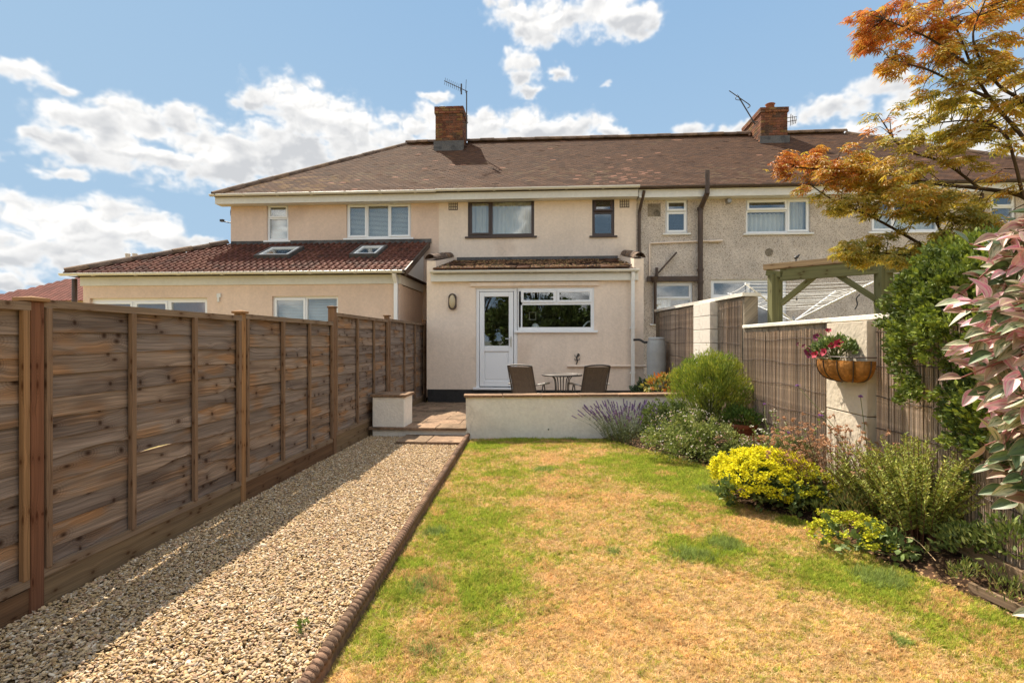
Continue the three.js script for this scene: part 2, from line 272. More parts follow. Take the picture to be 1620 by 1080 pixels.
const plaster = (r, g, b) => std({ color: rgb(r, g, b), map: T.wallCoat, bumpMap: T.renderBump, bumpScale: 0.004, roughness: 0.92 });
const painted = (r, g, b) => std({ color: rgb(r, g, b), map: T.stone, bumpMap: T.stoneBump, bumpScale: 0.004 });
const M = {
  wallPink: plaster(0.81, 0.625, 0.505), wallCream: plaster(0.89, 0.745, 0.62), wallDash: std({ color: rgb(1.0, 0.95, 0.91), map: T.dash, bumpMap: T.dashBump, bumpScale: 0.006, roughness: 0.95 }),
  upvc: std({ color: rgb(0.80, 0.80, 0.80), roughness: 0.35 }), whitePaint: std({ color: rgb(0.74, 0.72, 0.68), roughness: 0.5, map: T.render }), gutterWhite: std({ color: rgb(0.70, 0.67, 0.60), roughness: 0.4, map: T.render }),
  brownPlastic: std({ color: rgb(0.055, 0.032, 0.024), roughness: 0.4 }), brownPaint: std({ color: rgb(0.10, 0.062, 0.045), roughness: 0.5, map: T.render }), brownPipe: std({ color: rgb(0.13, 0.085, 0.062), roughness: 0.6, map: T.clay }),
  glass: new THREE.MeshPhysicalMaterial({ color: rgb(0.96, 0.98, 0.97), transmission: 1, thickness: 0, roughness: 0.0, ior: 1.9 }),
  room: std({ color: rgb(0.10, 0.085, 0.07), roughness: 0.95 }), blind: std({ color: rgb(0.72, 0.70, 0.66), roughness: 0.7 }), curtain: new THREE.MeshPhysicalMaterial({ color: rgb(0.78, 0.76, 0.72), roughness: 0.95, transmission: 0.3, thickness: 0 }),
  roof: std({ color: rgb(0.085, 0.052, 0.04), roughness: 0.95, map: T.clay }), tile: std({ color: rgb(1, 1, 1), roughness: 0.9, map: T.clay }),
  pantile: [0, 1, 2, 3].map((i) => std({ color: [rgb(0.215, 0.085, 0.062), rgb(0.18, 0.075, 0.058), rgb(0.245, 0.105, 0.075), rgb(0.15, 0.07, 0.055)][i], roughness: 0.88, map: T.clay, bumpMap: T.stoneBump, bumpScale: 0.003 })),
  mossTile: [0, 1, 2, 3].map((i) => std({ color: [rgb(0.15, 0.07, 0.043), rgb(0.09, 0.05, 0.036), rgb(0.18, 0.09, 0.052), rgb(0.115, 0.065, 0.04)][i], roughness: 0.92, map: T.clay, bumpMap: T.stoneBump, bumpScale: 0.008 })),
  ridge: [0, 1, 2].map((i) => std({ color: [rgb(0.26, 0.185, 0.14), rgb(0.21, 0.15, 0.115), rgb(0.30, 0.20, 0.13)][i], roughness: 0.9, map: T.clay, bumpMap: T.stoneBump, bumpScale: 0.006 })),
  lead: std({ color: rgb(0.13, 0.13, 0.14), roughness: 0.6, map: T.stone }), brick: [0, 1, 2, 3, 4].map((i) => std({ color: [rgb(0.33, 0.14, 0.085), rgb(0.26, 0.115, 0.075), rgb(0.40, 0.18, 0.095), rgb(0.20, 0.12, 0.085), rgb(0.36, 0.22, 0.10)][i], map: T.clay, roughness: 0.95 })), mortar: std({ color: rgb(0.30, 0.26, 0.21), map: T.stone, roughness: 0.95 }),
  plinth: std({ color: rgb(0.028, 0.029, 0.034), roughness: 0.6, map: T.stone }), slab: [0, 1, 2].map((i) => std({ color: [rgb(0.36, 0.265, 0.195), rgb(0.32, 0.24, 0.18), rgb(0.39, 0.28, 0.21)][i], map: T.stone, bumpMap: T.stoneBump, bumpScale: 0.006, roughness: 0.92 })),
  whiteWall: std({ color: rgb(0.88, 0.84, 0.77), map: T.wallCoat, bumpMap: T.renderBump, bumpScale: 0.006, roughness: 0.92 }), coping: [0, 1].map((i) => std({ color: [rgb(0.40, 0.27, 0.19), rgb(0.36, 0.25, 0.18)][i], map: T.stone, bumpMap: T.stoneBump, bumpScale: 0.008 })),
  blockCream: std({ color: rgb(0.58, 0.50, 0.40), map: T.render, bumpMap: T.stoneBump, bumpScale: 0.008, roughness: 0.95 }), blockGrey: std({ color: rgb(0.36, 0.33, 0.29), map: T.stone, bumpMap: T.stoneBump, bumpScale: 0.012, roughness: 0.95 }),
  board: [0, 1, 2, 3].map((i) => std({ color: [rgb(0.80, 0.77, 0.75), rgb(0.68, 0.66, 0.66), rgb(0.82, 0.75, 0.68), rgb(0.60, 0.575, 0.57)][i], map: T.board, bumpMap: T.boardBump, bumpScale: 0.004, roughness: 0.9 })),
  batten: std({ color: rgb(0.31, 0.23, 0.165), map: T.pine, roughness: 0.9 }), battenWarm: std({ color: rgb(0.38, 0.25, 0.14), map: T.pine, roughness: 0.9 }), rail: std({ color: rgb(0.32, 0.26, 0.2), map: T.pine, roughness: 0.9 }),
  postRed: std({ color: rgb(0.25, 0.13, 0.082), map: T.pine, roughness: 0.85 }), postPine: std({ color: rgb(0.44, 0.28, 0.145), map: T.pine, roughness: 0.85 }), postBrown: std({ color: rgb(0.28, 0.185, 0.12), map: T.pine, roughness: 0.85 }), gravelBoard: std({ color: rgb(0.29, 0.225, 0.145), map: T.pine, roughness: 0.92 }), gravelBoardDark: std({ color: rgb(0.22, 0.14, 0.085), map: T.pine, roughness: 0.92 }),
  edging: [0, 1, 2].map((i) => std({ color: [rgb(0.33, 0.22, 0.17), rgb(0.29, 0.20, 0.155), rgb(0.36, 0.245, 0.18)][i], map: T.stone, bumpMap: T.stoneBump, bumpScale: 0.004, roughness: 0.95 })),
  pergola: std({ color: rgb(0.205, 0.235, 0.125), map: T.pine, roughness: 0.85 }), pergolaBare: std({ color: rgb(0.50, 0.41, 0.28), map: T.pine, roughness: 0.9 }),
  metalDark: std({ color: rgb(0.05, 0.042, 0.037), roughness: 0.45, metalness: 0.3 }), metalGrey: std({ color: rgb(0.35, 0.35, 0.36), roughness: 0.5, metalness: 0.6 }), sling: std({ color: rgb(0.165, 0.125, 0.095), map: T.mesh, roughness: 0.8 }), armRest: std({ color: rgb(0.36, 0.34, 0.31), roughness: 0.5 }), tabletop: new THREE.MeshPhysicalMaterial({ color: rgb(0.16, 0.15, 0.14), roughness: 0.1, clearcoat: 0.6 }),
  butt: std({ color: rgb(0.36, 0.37, 0.37), roughness: 0.5, map: T.render }), black: std({ color: rgb(0.018, 0.018, 0.018), roughness: 0.5 }), cord: std({ color: rgb(0.78, 0.77, 0.74), roughness: 0.6 }), steel: std({ color: rgb(0.6, 0.6, 0.6), roughness: 0.3, metalness: 0.9 }),
  coir: std({ color: rgb(0.68, 0.32, 0.09), map: T.clay, bumpMap: T.stoneBump, bumpScale: 0.012, roughness: 1 }), terracotta: std({ color: rgb(0.42, 0.15, 0.075), map: T.clay, roughness: 0.85 }), lampGlass: std({ color: rgb(0.50, 0.40, 0.24), roughness: 0.35 }),
  bark: std({ color: rgb(0.13, 0.09, 0.055), map: T.clay, roughness: 0.95 }), twigBrown: std({ color: rgb(0.16, 0.075, 0.045), roughness: 0.9 }), stemGreen: std({ color: rgb(0.13, 0.15, 0.05), roughness: 0.85 }), stemRed: std({ color: rgb(0.26, 0.09, 0.07), roughness: 0.7 }),
  mapleLeaf: new THREE.MeshPhysicalMaterial({ color: 0xffffff, roughness: 0.7, specularIntensity: 0.5, transmission: 0.6, thickness: 0 }), leaf: new THREE.MeshPhysicalMaterial({ color: 0xffffff, roughness: 0.75, specularIntensity: 0.5, transmission: 0.35, thickness: 0 }), blade: new THREE.MeshPhysicalMaterial({ color: 0xffffff, roughness: 1, specularIntensity: 0.15, transmission: 0.3, thickness: 0 }), petal: new THREE.MeshPhysicalMaterial({ color: 0xffffff, roughness: 0.85, specularIntensity: 0.4, transmission: 0.12, thickness: 0 }), gravel: std({ color: 0xffffff, roughness: 0.95 }), reed: std({ color: 0xffffff, roughness: 0.8, map: T.pine }),
  soil: std({ map: T.soil, bumpMap: T.soilBump, bumpScale: 0.03, roughness: 1 }), grit: std({ color: rgb(0.62, 0.60, 0.55), map: T.grit, roughness: 1 }),
};

// ================================================================ THE SETTING
// lawn: which spots are still green and which have dried to straw (x, z, radius, weight)
const GREEN = [[-0.95, -3.4, 0.6, 0.9], [-0.75, -4.7, 0.75, 0.8], [-0.45, -5.9, 0.6, 0.5], [-0.05, -6.3, 0.35, 0.5], [-0.45, -3.0, 0.45, 0.8], [0.0, -4.0, 0.5, 0.45], [1.45, -6.0, 0.6, 0.9], [1.2, -6.9, 0.5, 0.7], [1.25, -4.05, 0.3, 1.0], [0.95, -3.9, 0.28, 0.8], [2.0, -3.6, 0.4, 0.8], [1.5, -3.55, 0.4, 0.45], [0.9, -4.9, 0.5, 0.4], [0.2, -8.2, 1.6, 0.6], [-0.9, -7.6, 0.35, 0.6], [1.7, -4.8, 0.4, 0.7], [2.05, -2.9, 0.3, 0.7], [-0.65, -2.35, 0.35, 0.55], [0.25, -5.4, 0.3, 0.35]];
const COARSE = [[1.28, -4.1, 0.16], [0.97, -3.88, 0.17], [2.08, -3.58, 0.2], [-0.08, -6.35, 0.16], [0.45, -3.9, 0.06], [1.72, -2.85, 0.08], [-0.9, -4.2, 0.12], [-0.75, -3.3, 0.14], [0.3, -8.35, 0.14], [1.6, -5.6, 0.16], [-0.6, -2.6, 0.1]];
const DRY = [[-0.3, -7.1, 0.6, 0.8], [0.4, -7.0, 0.6, 0.55], [0.5, -5.3, 0.6, 0.55], [0.2, -4.1, 0.35, 0.4], [0.6, -3.1, 0.7, 0.9], [0.2, -2.5, 0.8, 1.0], [1.2, -2.7, 0.7, 0.9], [0.9, -3.4, 0.4, 0.5], [1.6, -3.95, 0.35, 0.5], [-0.95, -2.3, 0.2, 0.6], [0.9, -6.3, 0.3, 0.3]];
function greenness(x, z) {
  let g = 0.42 + 1.5 * (wn(x * 1.3 + 40, z * 1.3 + 40, 201) - 0.5) + 1.3 * (wn(x * 4.5 + 9, z * 4.5 + 9, 211) - 0.5);
  for (const [a, b, r, w] of GREEN) g += w * Math.exp(-((x - a) ** 2 + (z - b) ** 2) / (r * r)) * 0.72;
  for (const [a, b, r, w] of DRY) g -= w * Math.exp(-((x - a) ** 2 + (z - b) ** 2) / (r * r)) * 0.72;
  return sst(-0.1, 1.45, g);
}
const EDGE = [[0.77, -8.5], [1.1, -7.9], [1.5, -7.35], [1.95, -6.5], [1.75, -5.7], [1.72, -5.15], [2.05, -4.75], [2.2, -4.3], [2.22, -3.87], [2.42, -3.45], [2.5, -3.08], [2.62, -1.2]];
const edgeX = (z) => { for (let i = 0; i < EDGE.length - 1; i++) { const [a, b] = EDGE[i], [c, d] = EDGE[i + 1]; if (z >= b && z <= d) return mix(a, c, (z - b) / (d - b)); } return z < -8.5 ? 0.77 : 2.62; };
const kerbX = (z) => mix(-0.98, -1.25, (z + 1.2) / -7.02);   // the rope-topped edging between gravel and lawn

struct('ground', new THREE.PlaneGeometry(400, 400).rotateX(-Math.PI / 2).translate(0, -0.075, -60), std({ color: rgb(0.46, 0.40, 0.17), map: (() => { const t = T.stone.clone(); t.repeat.set(300, 300); t.needsUpdate = true; return t; })(), roughness: 1 }));
{
  const X0 = -1.25, X1 = 2.75, Z0 = -8.7, Z1 = -1.2, S = 1024;
  const t = tex(S, S, (u, v) => {
    const x = mix(X0, X1, u), z = mix(Z0, Z1, v), g = greenness(x, z), f = wn(x * 60 + 7, z * 60 + 7, 221), s = 0.42 + 0.65 * f;
    const c = mix3([0.76, 0.60, 0.38], [0.44, 0.42, 0.16], g);
    return [c[0] * s, c[1] * s, c[2] * s];
  });
  const s = new THREE.Shape(); s.moveTo(kerbX(Z1) - 0.02, -Z1); s.lineTo(kerbX(-8.5) - 0.02, 8.5); EDGE.forEach(([x, z]) => s.lineTo(x, -z));
  const g = new THREE.ShapeGeometry(s).rotateX(-Math.PI / 2).translate(0, -0.04, 0), p = g.attributes.position, uv = g.attributes.uv;
  for (let i = 0; i < p.count; i++) uv.setXY(i, (p.getX(i) - X0) / (X1 - X0), (p.getZ(i) - Z0) / (Z1 - Z0));
  t.wrapS = t.wrapT = THREE.ClampToEdgeWrapping;
  struct('lawn', [g], std({ map: t, roughness: 1 }));
}
{
  const b = [[0.7, -8.75], ...EDGE, [3.0, -1.2], [3.0, -9.2]], s = new THREE.Shape(b.map(([x, z]) => new THREE.Vector2(x, -z)));
  const g = new THREE.PlaneGeometry(2.4, 8, 60, 160).rotateX(-Math.PI / 2).translate(1.8, -0.05, -5.1), p = g.attributes.position;
  for (let i = 0; i < p.count; i++) { const x = p.getX(i), z = p.getZ(i), e = x - edgeX(z); p.setY(i, -0.05 + 0.10 * sst(-0.06, 0.45, e) + (e > -0.05 ? 0.05 * (wn(x * 9, z * 9, 231) - 0.5) : -0.02)); }
  g.computeVertexNormals();
  struct('flower_bed', muv(g), M.soil);
}
struct('gravel_path', poly([-2.95, -0.024, -1.2], [kerbX(-1.2), -0.024, -1.2], [-1.25, -0.024, -8.32], [-2.95, -0.024, -8.32]), M.grit);

// gravel: flat chips of buff stone, tipped every way
{
  const r = rng(11), shapes = [0, 1, 2, 3].map((k) => {
    const g = new THREE.IcosahedronGeometry(1, 1), p = g.attributes.position, q = rng(50 + k), dirs = Array.from({ length: 7 }, () => V(q() - 0.5, q() - 0.5, q() - 0.5).normalize()), cut = dirs.map(() => 0.55 + q() * 0.3), v = V(0, 0, 0);
    for (let i = 0; i < p.count; i++) { v.fromBufferAttribute(p, i); dirs.forEach((d, n) => { const t = v.dot(d); if (t > cut[n]) v.addScaledVector(d, cut[n] - t); }); p.setXYZ(i, v.x, v.y * (0.30 + 0.07 * k), v.z * (0.6 + 0.08 * k)); }
    g.computeVertexNormals();
    return g;
  });
  const root = new THREE.Group(); root.name = 'gravel'; scene.add(root);
  root.userData.kind = 'stuff'; root.userData.label = 'loose buff stone chippings covering the path along the fence'; root.userData.category = 'gravel'; baseOf.set(root, [0, 0, 0]);
  const lists = [[], [], [], []], pal = [[0.58, 0.41, 0.22], [0.50, 0.35, 0.17], [0.63, 0.47, 0.28], [0.42, 0.27, 0.13], [0.60, 0.43, 0.25], [0.70, 0.58, 0.42], [0.38, 0.29, 0.20], [0.54, 0.35, 0.22]];
  for (let i = 0; i < 108000; i++) {
    const z = -1.3 - 7.0 * r(), x = mix(-2.78, kerbX(z) - 0.02, r()), c = pal[Math.floor(r() * pal.length)], s = 0.8 + 0.35 * r();
    const size = (0.0058 + 0.0076 * Math.pow(r(), 2.2)) * (r() < 0.02 ? 1.5 : 1);
    if (x > -2.22 && z < -7.62) continue;
    lists[i & 3].push([at(x, -0.014 + 0.018 * r() + 0.008 * (wn(x * 2, z * 2, 5) - 0.5), z, (r() - 0.5) * 1.1, r() * 6.28, (r() - 0.5) * 1.1, size * (1.0 + 0.6 * r()), size, size), rgb(c[0] * s * 0.86, c[1] * s * 0.86, c[2] * s * 0.88)]);
  }
  lists.forEach((l, k) => many(root, 'chippings', shapes[k], M.gravel, l));
}
// grass: tufts of bent blades, straw where the lawn has dried
{
  const r = rng(21), tufts = [0, 1, 2].map((k) => {
    const q = rng(70 + k), pos = [];
    for (let b = 0; b < 9; b++) {
      const a = q() * 6.28, px = (q() - 0.5) * 0.9, pz = (q() - 0.5) * 0.9, L = 0.6 + q() * 0.7, lean = 0.25 + q() * 0.9, w = 0.045 + 0.03 * q(), ca = Math.cos(a), sa = Math.sin(a), P = (t, s) => { const d = lean * t * t * L; return [px + ca * d - sa * w * s * (1 - t * 0.9), L * t * (1 - 0.35 * lean * t), pz + sa * d + ca * w * s * (1 - t * 0.9)]; };
      for (let k2 = 0; k2 < 2; k2++) { const t0 = k2 / 2, t1 = (k2 + 1) / 2; pos.push(...P(t0, -1), ...P(t0, 1), ...P(t1, 1), ...P(t0, -1), ...P(t1, 1), ...P(t1, -1)); }
    }
    const g = new THREE.BufferGeometry(); g.setAttribute('position', new THREE.Float32BufferAttribute(pos, 3)); g.setAttribute('uv', new THREE.Float32BufferAttribute(new Float32Array(pos.length / 3 * 2), 2)); g.computeVertexNormals();
    return g;
  });
  const root = new THREE.Group(); root.name = 'grass'; root.userData.kind = 'stuff'; root.userData.label = 'short lawn grass, green in patches and scorched to straw elsewhere'; root.userData.category = 'grass'; scene.add(root); baseOf.set(root, [0, 0, 0]);
  const lists = [[], [], []], c = new THREE.Color();
  for (let i = 0; i < 190000; i++) {
    const z = -1.3 - 7.1 * Math.pow(r(), 1.35), x = mix(-1.3, 2.75, r());
    if (x < kerbX(z) + 0.05 || x > edgeX(z) + 0.05 * (r() - 0.3)) continue;
    const g = greenness(x, z), e = g + (r() - 0.5) * 1.0 + 0.7 * (wn(x * 13 + 5, z * 16 + 5, 251) - 0.5), bald = wn(x * 7 + 3, z * 7 + 3, 241);
    if (e < 0.2 && bald < 0.36 && r() < 0.6) continue;
    let k = e < 0.22 ? mix3([0.58, 0.36, 0.14], [0.70, 0.50, 0.27], r()) : e < 0.52 ? mix3([0.52, 0.36, 0.10], [0.42, 0.37, 0.07], r()) : mix3([0.38, 0.40, 0.045], [0.20, 0.28, 0.03], r());
    const scorch = wn(x * 3.2 + 80, z * 3.2 + 80, 281) - 0.12 * sst(0.4, 0.9, g);
    let coarse = 0; for (const [a, b, q] of COARSE) coarse = Math.max(coarse, Math.exp(-((x - a) ** 2 + (z - b) ** 2) / (q * q)) - 0.75 * r() - 0.5 * (wn(x * 20, z * 20, 261) - 0.4));
    if (coarse > 0.3) k = mix3([0.19, 0.255, 0.055], [0.26, 0.31, 0.09], r());
    const lum = (0.66 + 0.82 * r()) * (0.8 + 0.4 * wn(x * 9 + 70, z * 9 + 70, 271));
    if (scorch > 0.6 && r() < 0.5) k = mix3([0.52, 0.30, 0.11], [0.64, 0.41, 0.18], r());
    const h = mix(0.02, 0.036, g) * (coarse > 0.3 ? 1.6 : 1) * (0.7 + 0.7 * r()) * (r() < 0.03 ? 1.6 : 1);
    lists[i % 3].push([at(x, -0.041, z, (r() - 0.5) * 0.5, r() * 6.28, (r() - 0.5) * 0.5, 0.026 * (0.8 + 0.5 * r()), h, 0.026), c.clone().setRGB(...k.map((q) => q * lum))]);
  }
  lists.forEach((l, k) => many(root, 'blades', tufts[k], M.blade, l));
}

// ================================================================ BUILDINGS
const ROOF = { ze: -13.62, ye: 5.24, zr: -17.8, yr: 7.95 };
const slope = (ROOF.yr - ROOF.ye) / (ROOF.ze - ROOF.zr);
const S_DIR = (dy, dz) => V(0, dy, dz).normalize();
// windows: an outer frame of bars around the lights; each light has a pane and, where it opens, a sash proud of the frame
function makeWindow(house, x0, x1, y0, y1, zf, lights, mat, o = {}) {
  const z1 = zf - (o.set ?? 0.05), z0 = z1 - 0.07, b = o.bar ?? 0.055, bars = [];
  bars.push(bx(x0, x1, y0, y0 + b, z0, z1), bx(x0, x1, y1 - b, y1, z0, z1), bx(x0, x0 + b, y0 + b, y1 - b, z0, z1), bx(x1 - b, x1, y0 + b, y1 - b, z0, z1));
  const X = (u) => mix(x0, x1, u), Y = (v) => mix(y0, y1, v);
  (o.vbars ?? []).forEach(([u, v0, v1]) => bars.push(bx(X(u) - b / 2, X(u) + b / 2, Y(v0) + (v0 === 0 ? b : b / 2), Y(v1) - (v1 === 1 ? b : b / 2), z0, z1)));
  (o.hbars ?? []).forEach(([v, u0, u1]) => bars.push(bx(X(u0) + (u0 === 0 ? b : b / 2), X(u1) - (u1 === 1 ? b : b / 2), Y(v) - b / 2, Y(v) + b / 2, z0, z1)));
  const w = part(house, 'window', bars, mat);
  for (const [u0, u1, v0, v1, sash, open] of lights) {
    let a = X(u0) + (u0 === 0 ? b : b / 2) - 0.004, c = X(u1) - (u1 === 1 ? b : b / 2) + 0.004, d = Y(v0) + (v0 === 0 ? b : b / 2) - 0.004, e = Y(v1) - (v1 === 1 ? b : b / 2) + 0.004, zz = z1 - 0.035;
    if (sash) {
      const s = 0.05; a -= 0.016; c += 0.016; d -= 0.016; e += 0.016;
      const gs = [rbx(a, c, d, d + s, z1 - 0.03, z1 + 0.022, 0.006), rbx(a, c, e - s, e, z1 - 0.03, z1 + 0.022, 0.006), rbx(a, a + s, d + s - 0.006, e - s + 0.006, z1 - 0.03, z1 + 0.0215, 0.006), rbx(c - s, c, d + s - 0.006, e - s + 0.006, z1 - 0.03, z1 + 0.0215, 0.006)];
      const tilt = (g) => open ? g.translate(0, -e, -z1).rotateX(-open).translate(0, e, z1 + 0.01) : g;
      part(w, 'sash', gs.map(tilt), mat);
      part(w, 'pane', tilt(bx(a + s - 0.004, c - s + 0.004, d + s - 0.004, e - s + 0.004, z1 - 0.006, z1)), M.glass);
    } else part(w, 'pane', bx(a, c, d, e, zz - 0.006, zz), M.glass);
  }
  if (o.sill !== false) part(w, 'sill', rbx(x0 - 0.07, x1 + 0.07, y0 - (o.sillH ?? 0.045), y0 - 0.002, z0, zf + 0.05, 0.006), o.sillMat ?? mat);
  if (o.blind) {
    const gs = [], [u0, u1, v0] = o.blind, lx0 = X(u0) + 0.05, lx1 = X(u1) - 0.05;
    for (let y = Y(v0) + 0.04; y < y1 - 0.05; y += 0.034) gs.push(bx(lx0, lx1, -0.0008, 0.0008, -0.02, 0.02).rotateX(0.75).translate(0, y, z0 - 0.08));
    part(w, 'blind', gs, M.blind, 'stuff');
  }
  (o.curtains ?? []).forEach(([u0, u1, v0, v1]) => {
    const n = 40, g = new THREE.PlaneGeometry(X(u1) - X(u0), Y(v1) - Y(v0), n, 1).translate((X(u0) + X(u1)) / 2, (Y(v0) + Y(v1)) / 2, z0 - 0.1), p = g.attributes.position;
    for (let i = 0; i < p.count; i++) p.setZ(i, p.getZ(i) + 0.03 * Math.sin(p.getX(i) * 55));
    g.computeVertexNormals(); part(w, 'curtain', g, M.curtain);
  });
  return w;
}
const hole = (x0, x1, y0, y1) => [x0, x1, y0, y1];
function gutter(house, x0, x1, y, z, mat, clips = []) {
  const pr = []; for (let i = 0; i <= 8; i++) { const a = Math.PI * i / 8; pr.push([z + 0.055 * Math.cos(a), y - 0.055 * Math.sin(a)]); }
  for (let i = 8; i >= 0; i--) { const a = Math.PI * i / 8; pr.push([z + 0.048 * Math.cos(a), y + 0.004 - 0.048 * Math.sin(a)]); }
  const g = part(house, 'gutter', prismX(pr, x0, x1), mat);
  clips.forEach((x) => { const q = pr.slice(0, 9).map(([a, b]) => [z + (a - z) * 1.16, y + (b - y) * 1.16]); part(g, 'bracket', prismX([...q, ...pr.slice(0, 9).reverse().map(([a, b]) => [z + (a - z) * 1.01, y + (b - y) * 1.01])], x - 0.03, x + 0.03), mat); });
}
// plain clay tiles in courses on the front slope; inside() keeps them clear of hips and chimneys
const plainTile = (() => { const g = new RoundedBoxGeometry(0.160, 0.165, 0.02, 1, 0.003).translate(0, 0.08, 0.01).rotateX(-0.12); return muv(g); })();
const TILE_TONES = [[0.155, 0.083, 0.051], [0.145, 0.078, 0.049], [0.17, 0.092, 0.056], [0.135, 0.073, 0.047], [0.155, 0.084, 0.054], [0.185, 0.098, 0.058], [0.12, 0.068, 0.046]];
function roofTiles(house, x0, x1, inside, seed) {
  const r = rng(seed), L = Math.hypot(ROOF.yr - ROOF.ye, ROOF.zr - ROOF.ze), S = S_DIR(ROOF.yr - ROOF.ye, ROOF.zr - ROOF.ze), N = V(1, 0, 0).cross(S), list = [];
  let row = 0;
  for (let s = -0.03; s < L - 0.1; s += 0.1, row++) for (let x = Math.ceil((x0 - (row & 1) * 0.0825) / 0.165) * 0.165 + (row & 1) * 0.0825; x < x1; x += 0.165) {
    const y = ROOF.ye + S.y * s, z = ROOF.ze + S.z * s;
    if (!inside(x + 0.08, s, z)) continue;
    const t = TILE_TONES[Math.floor(r() * 7)], lich = wn(x * 0.9 + 50, s * 0.9 + 50, 301), k = 0.86 + 0.28 * r();
    let c = [t[0] * k, t[1] * k, t[2] * k];
    if (x < -5.5 && s < 1.4 && lich > 0.45 && r() < 0.4) c = mix3(c, [0.36, 0.22, 0.09], 0.5);
    if (lich > 0.6 && r() < 0.25) c = mix3(c, [0.24, 0.17, 0.10], 0.5);
    if (r() < 0.012) c = [0.42, 0.22, 0.15];
    if (x > 1.0 && x < 2.7 && s < 1.7 && s > 0.2 && r() < 0.16) c = [0.34 * k, 0.18 * k, 0.125 * k];
    list.push([M4().makeBasis(V(1, 0, 0), S, N).multiply(at(0, 0, 0, r() < 0.02 ? -0.05 : (r() - 0.5) * 0.02, 0, (r() - 0.5) * 0.015)).setPosition(x + 0.08, y + N.y * 0.012, z + N.z * 0.012), rgb(...c)]);
  }
  many(house, 'roof_tiles', plainTile, M.tile, list);
}
const ridgeTile = muv(new THREE.CylinderGeometry(0.115, 0.115, 0.44, 10, 1, true, -Math.PI / 2, Math.PI).rotateX(-Math.PI / 2));
function ridgeRun(roof, name, A, B, seed, drop = 0) {
  const a = V(...A), d = V(...B).sub(a), L = d.length(), n = Math.round(L / 0.43), r = rng(seed), Z = d.clone().normalize(), X = V(0, 1, 0).cross(Z).normalize(), Y = Z.clone().cross(X);
  for (let i = 0; i < n; i++) {
    const p = a.clone().addScaledVector(d, (i + 0.5) / n), k = 1 + 0.05 * (i & 1);
    piece(roof, name, ridgeTile, M.ridge[Math.floor(r() * 3)], M4().makeBasis(X.clone().multiplyScalar(k), Y.clone().multiplyScalar(k), Z.clone().multiplyScalar(L / n / 0.435)).setPosition(p.x, p.y - drop + (r() - 0.5) * 0.012, p.z));
  }
}
// the roof shell of one house of the terrace: outer slopes over a boarded underside
function roofShell(house, pts) { return part(house, 'roof', pts.map((q) => poly(...q)), M.roof); }
const fr = (x) => [[x, ROOF.ye, ROOF.ze], [x, ROOF.yr, ROOF.zr]];
function chimney(house, x0, x1, z0, z1, yb, yt, seed) {
  const st = part(house, 'chimney', [bx(x0 + 0.012, x1 - 0.012, yb, yt - 0.02, z0 + 0.012, z1 - 0.012)], M.mortar);
  const r = rng(seed), W = x1 - x0, D = z1 - z0, by = [[], [], [], [], []];
  let row = 0;
  for (let y = yb; y < yt - 0.06; y += 0.076, row++) {
    const out = row > (yt - yb) / 0.076 - 3 ? 0.03 : 0;
    for (const [len, ax] of [[W, 'x'], [D, 'z']]) for (let s = (row & 1) * -0.11; s < len; s += 0.226) {
      const a = Math.max(0, s), b = Math.min(len, s + 0.214); if (b - a < 0.04) continue;
      for (const side of ax === 'x' ? [z1] : [x0, x1]) {
        const k = by[Math.floor(r() * 5)], e = out + (r() - 0.5) * 0.006;
        if (ax === 'x') k.push(bx(x0 + a - (a === 0 ? out : 0), x0 + b + (b === len ? out : 0), y, y + 0.066, side - 0.05, side + e));
        else k.push(side === x0 ? bx(x0 - e, x0 + 0.05, y, y + 0.066, z0 + a, Math.min(z0 + b, z1 - 0.055)) : bx(x1 - 0.05, x1 + e, y, y + 0.066, z0 + a, Math.min(z0 + b, z1 - 0.055)));
      }
    }
  }
  by.forEach((g, i) => g.length && part(st, 'bricks', g, M.brick[i], 'stuff'));
  part(st, 'flashing', [bx(x0 - 0.05, x1 + 0.05, yb + 0.1, yb + 0.42, z1 + 0.03, z1 + 0.045)], M.lead);
  return st;
}

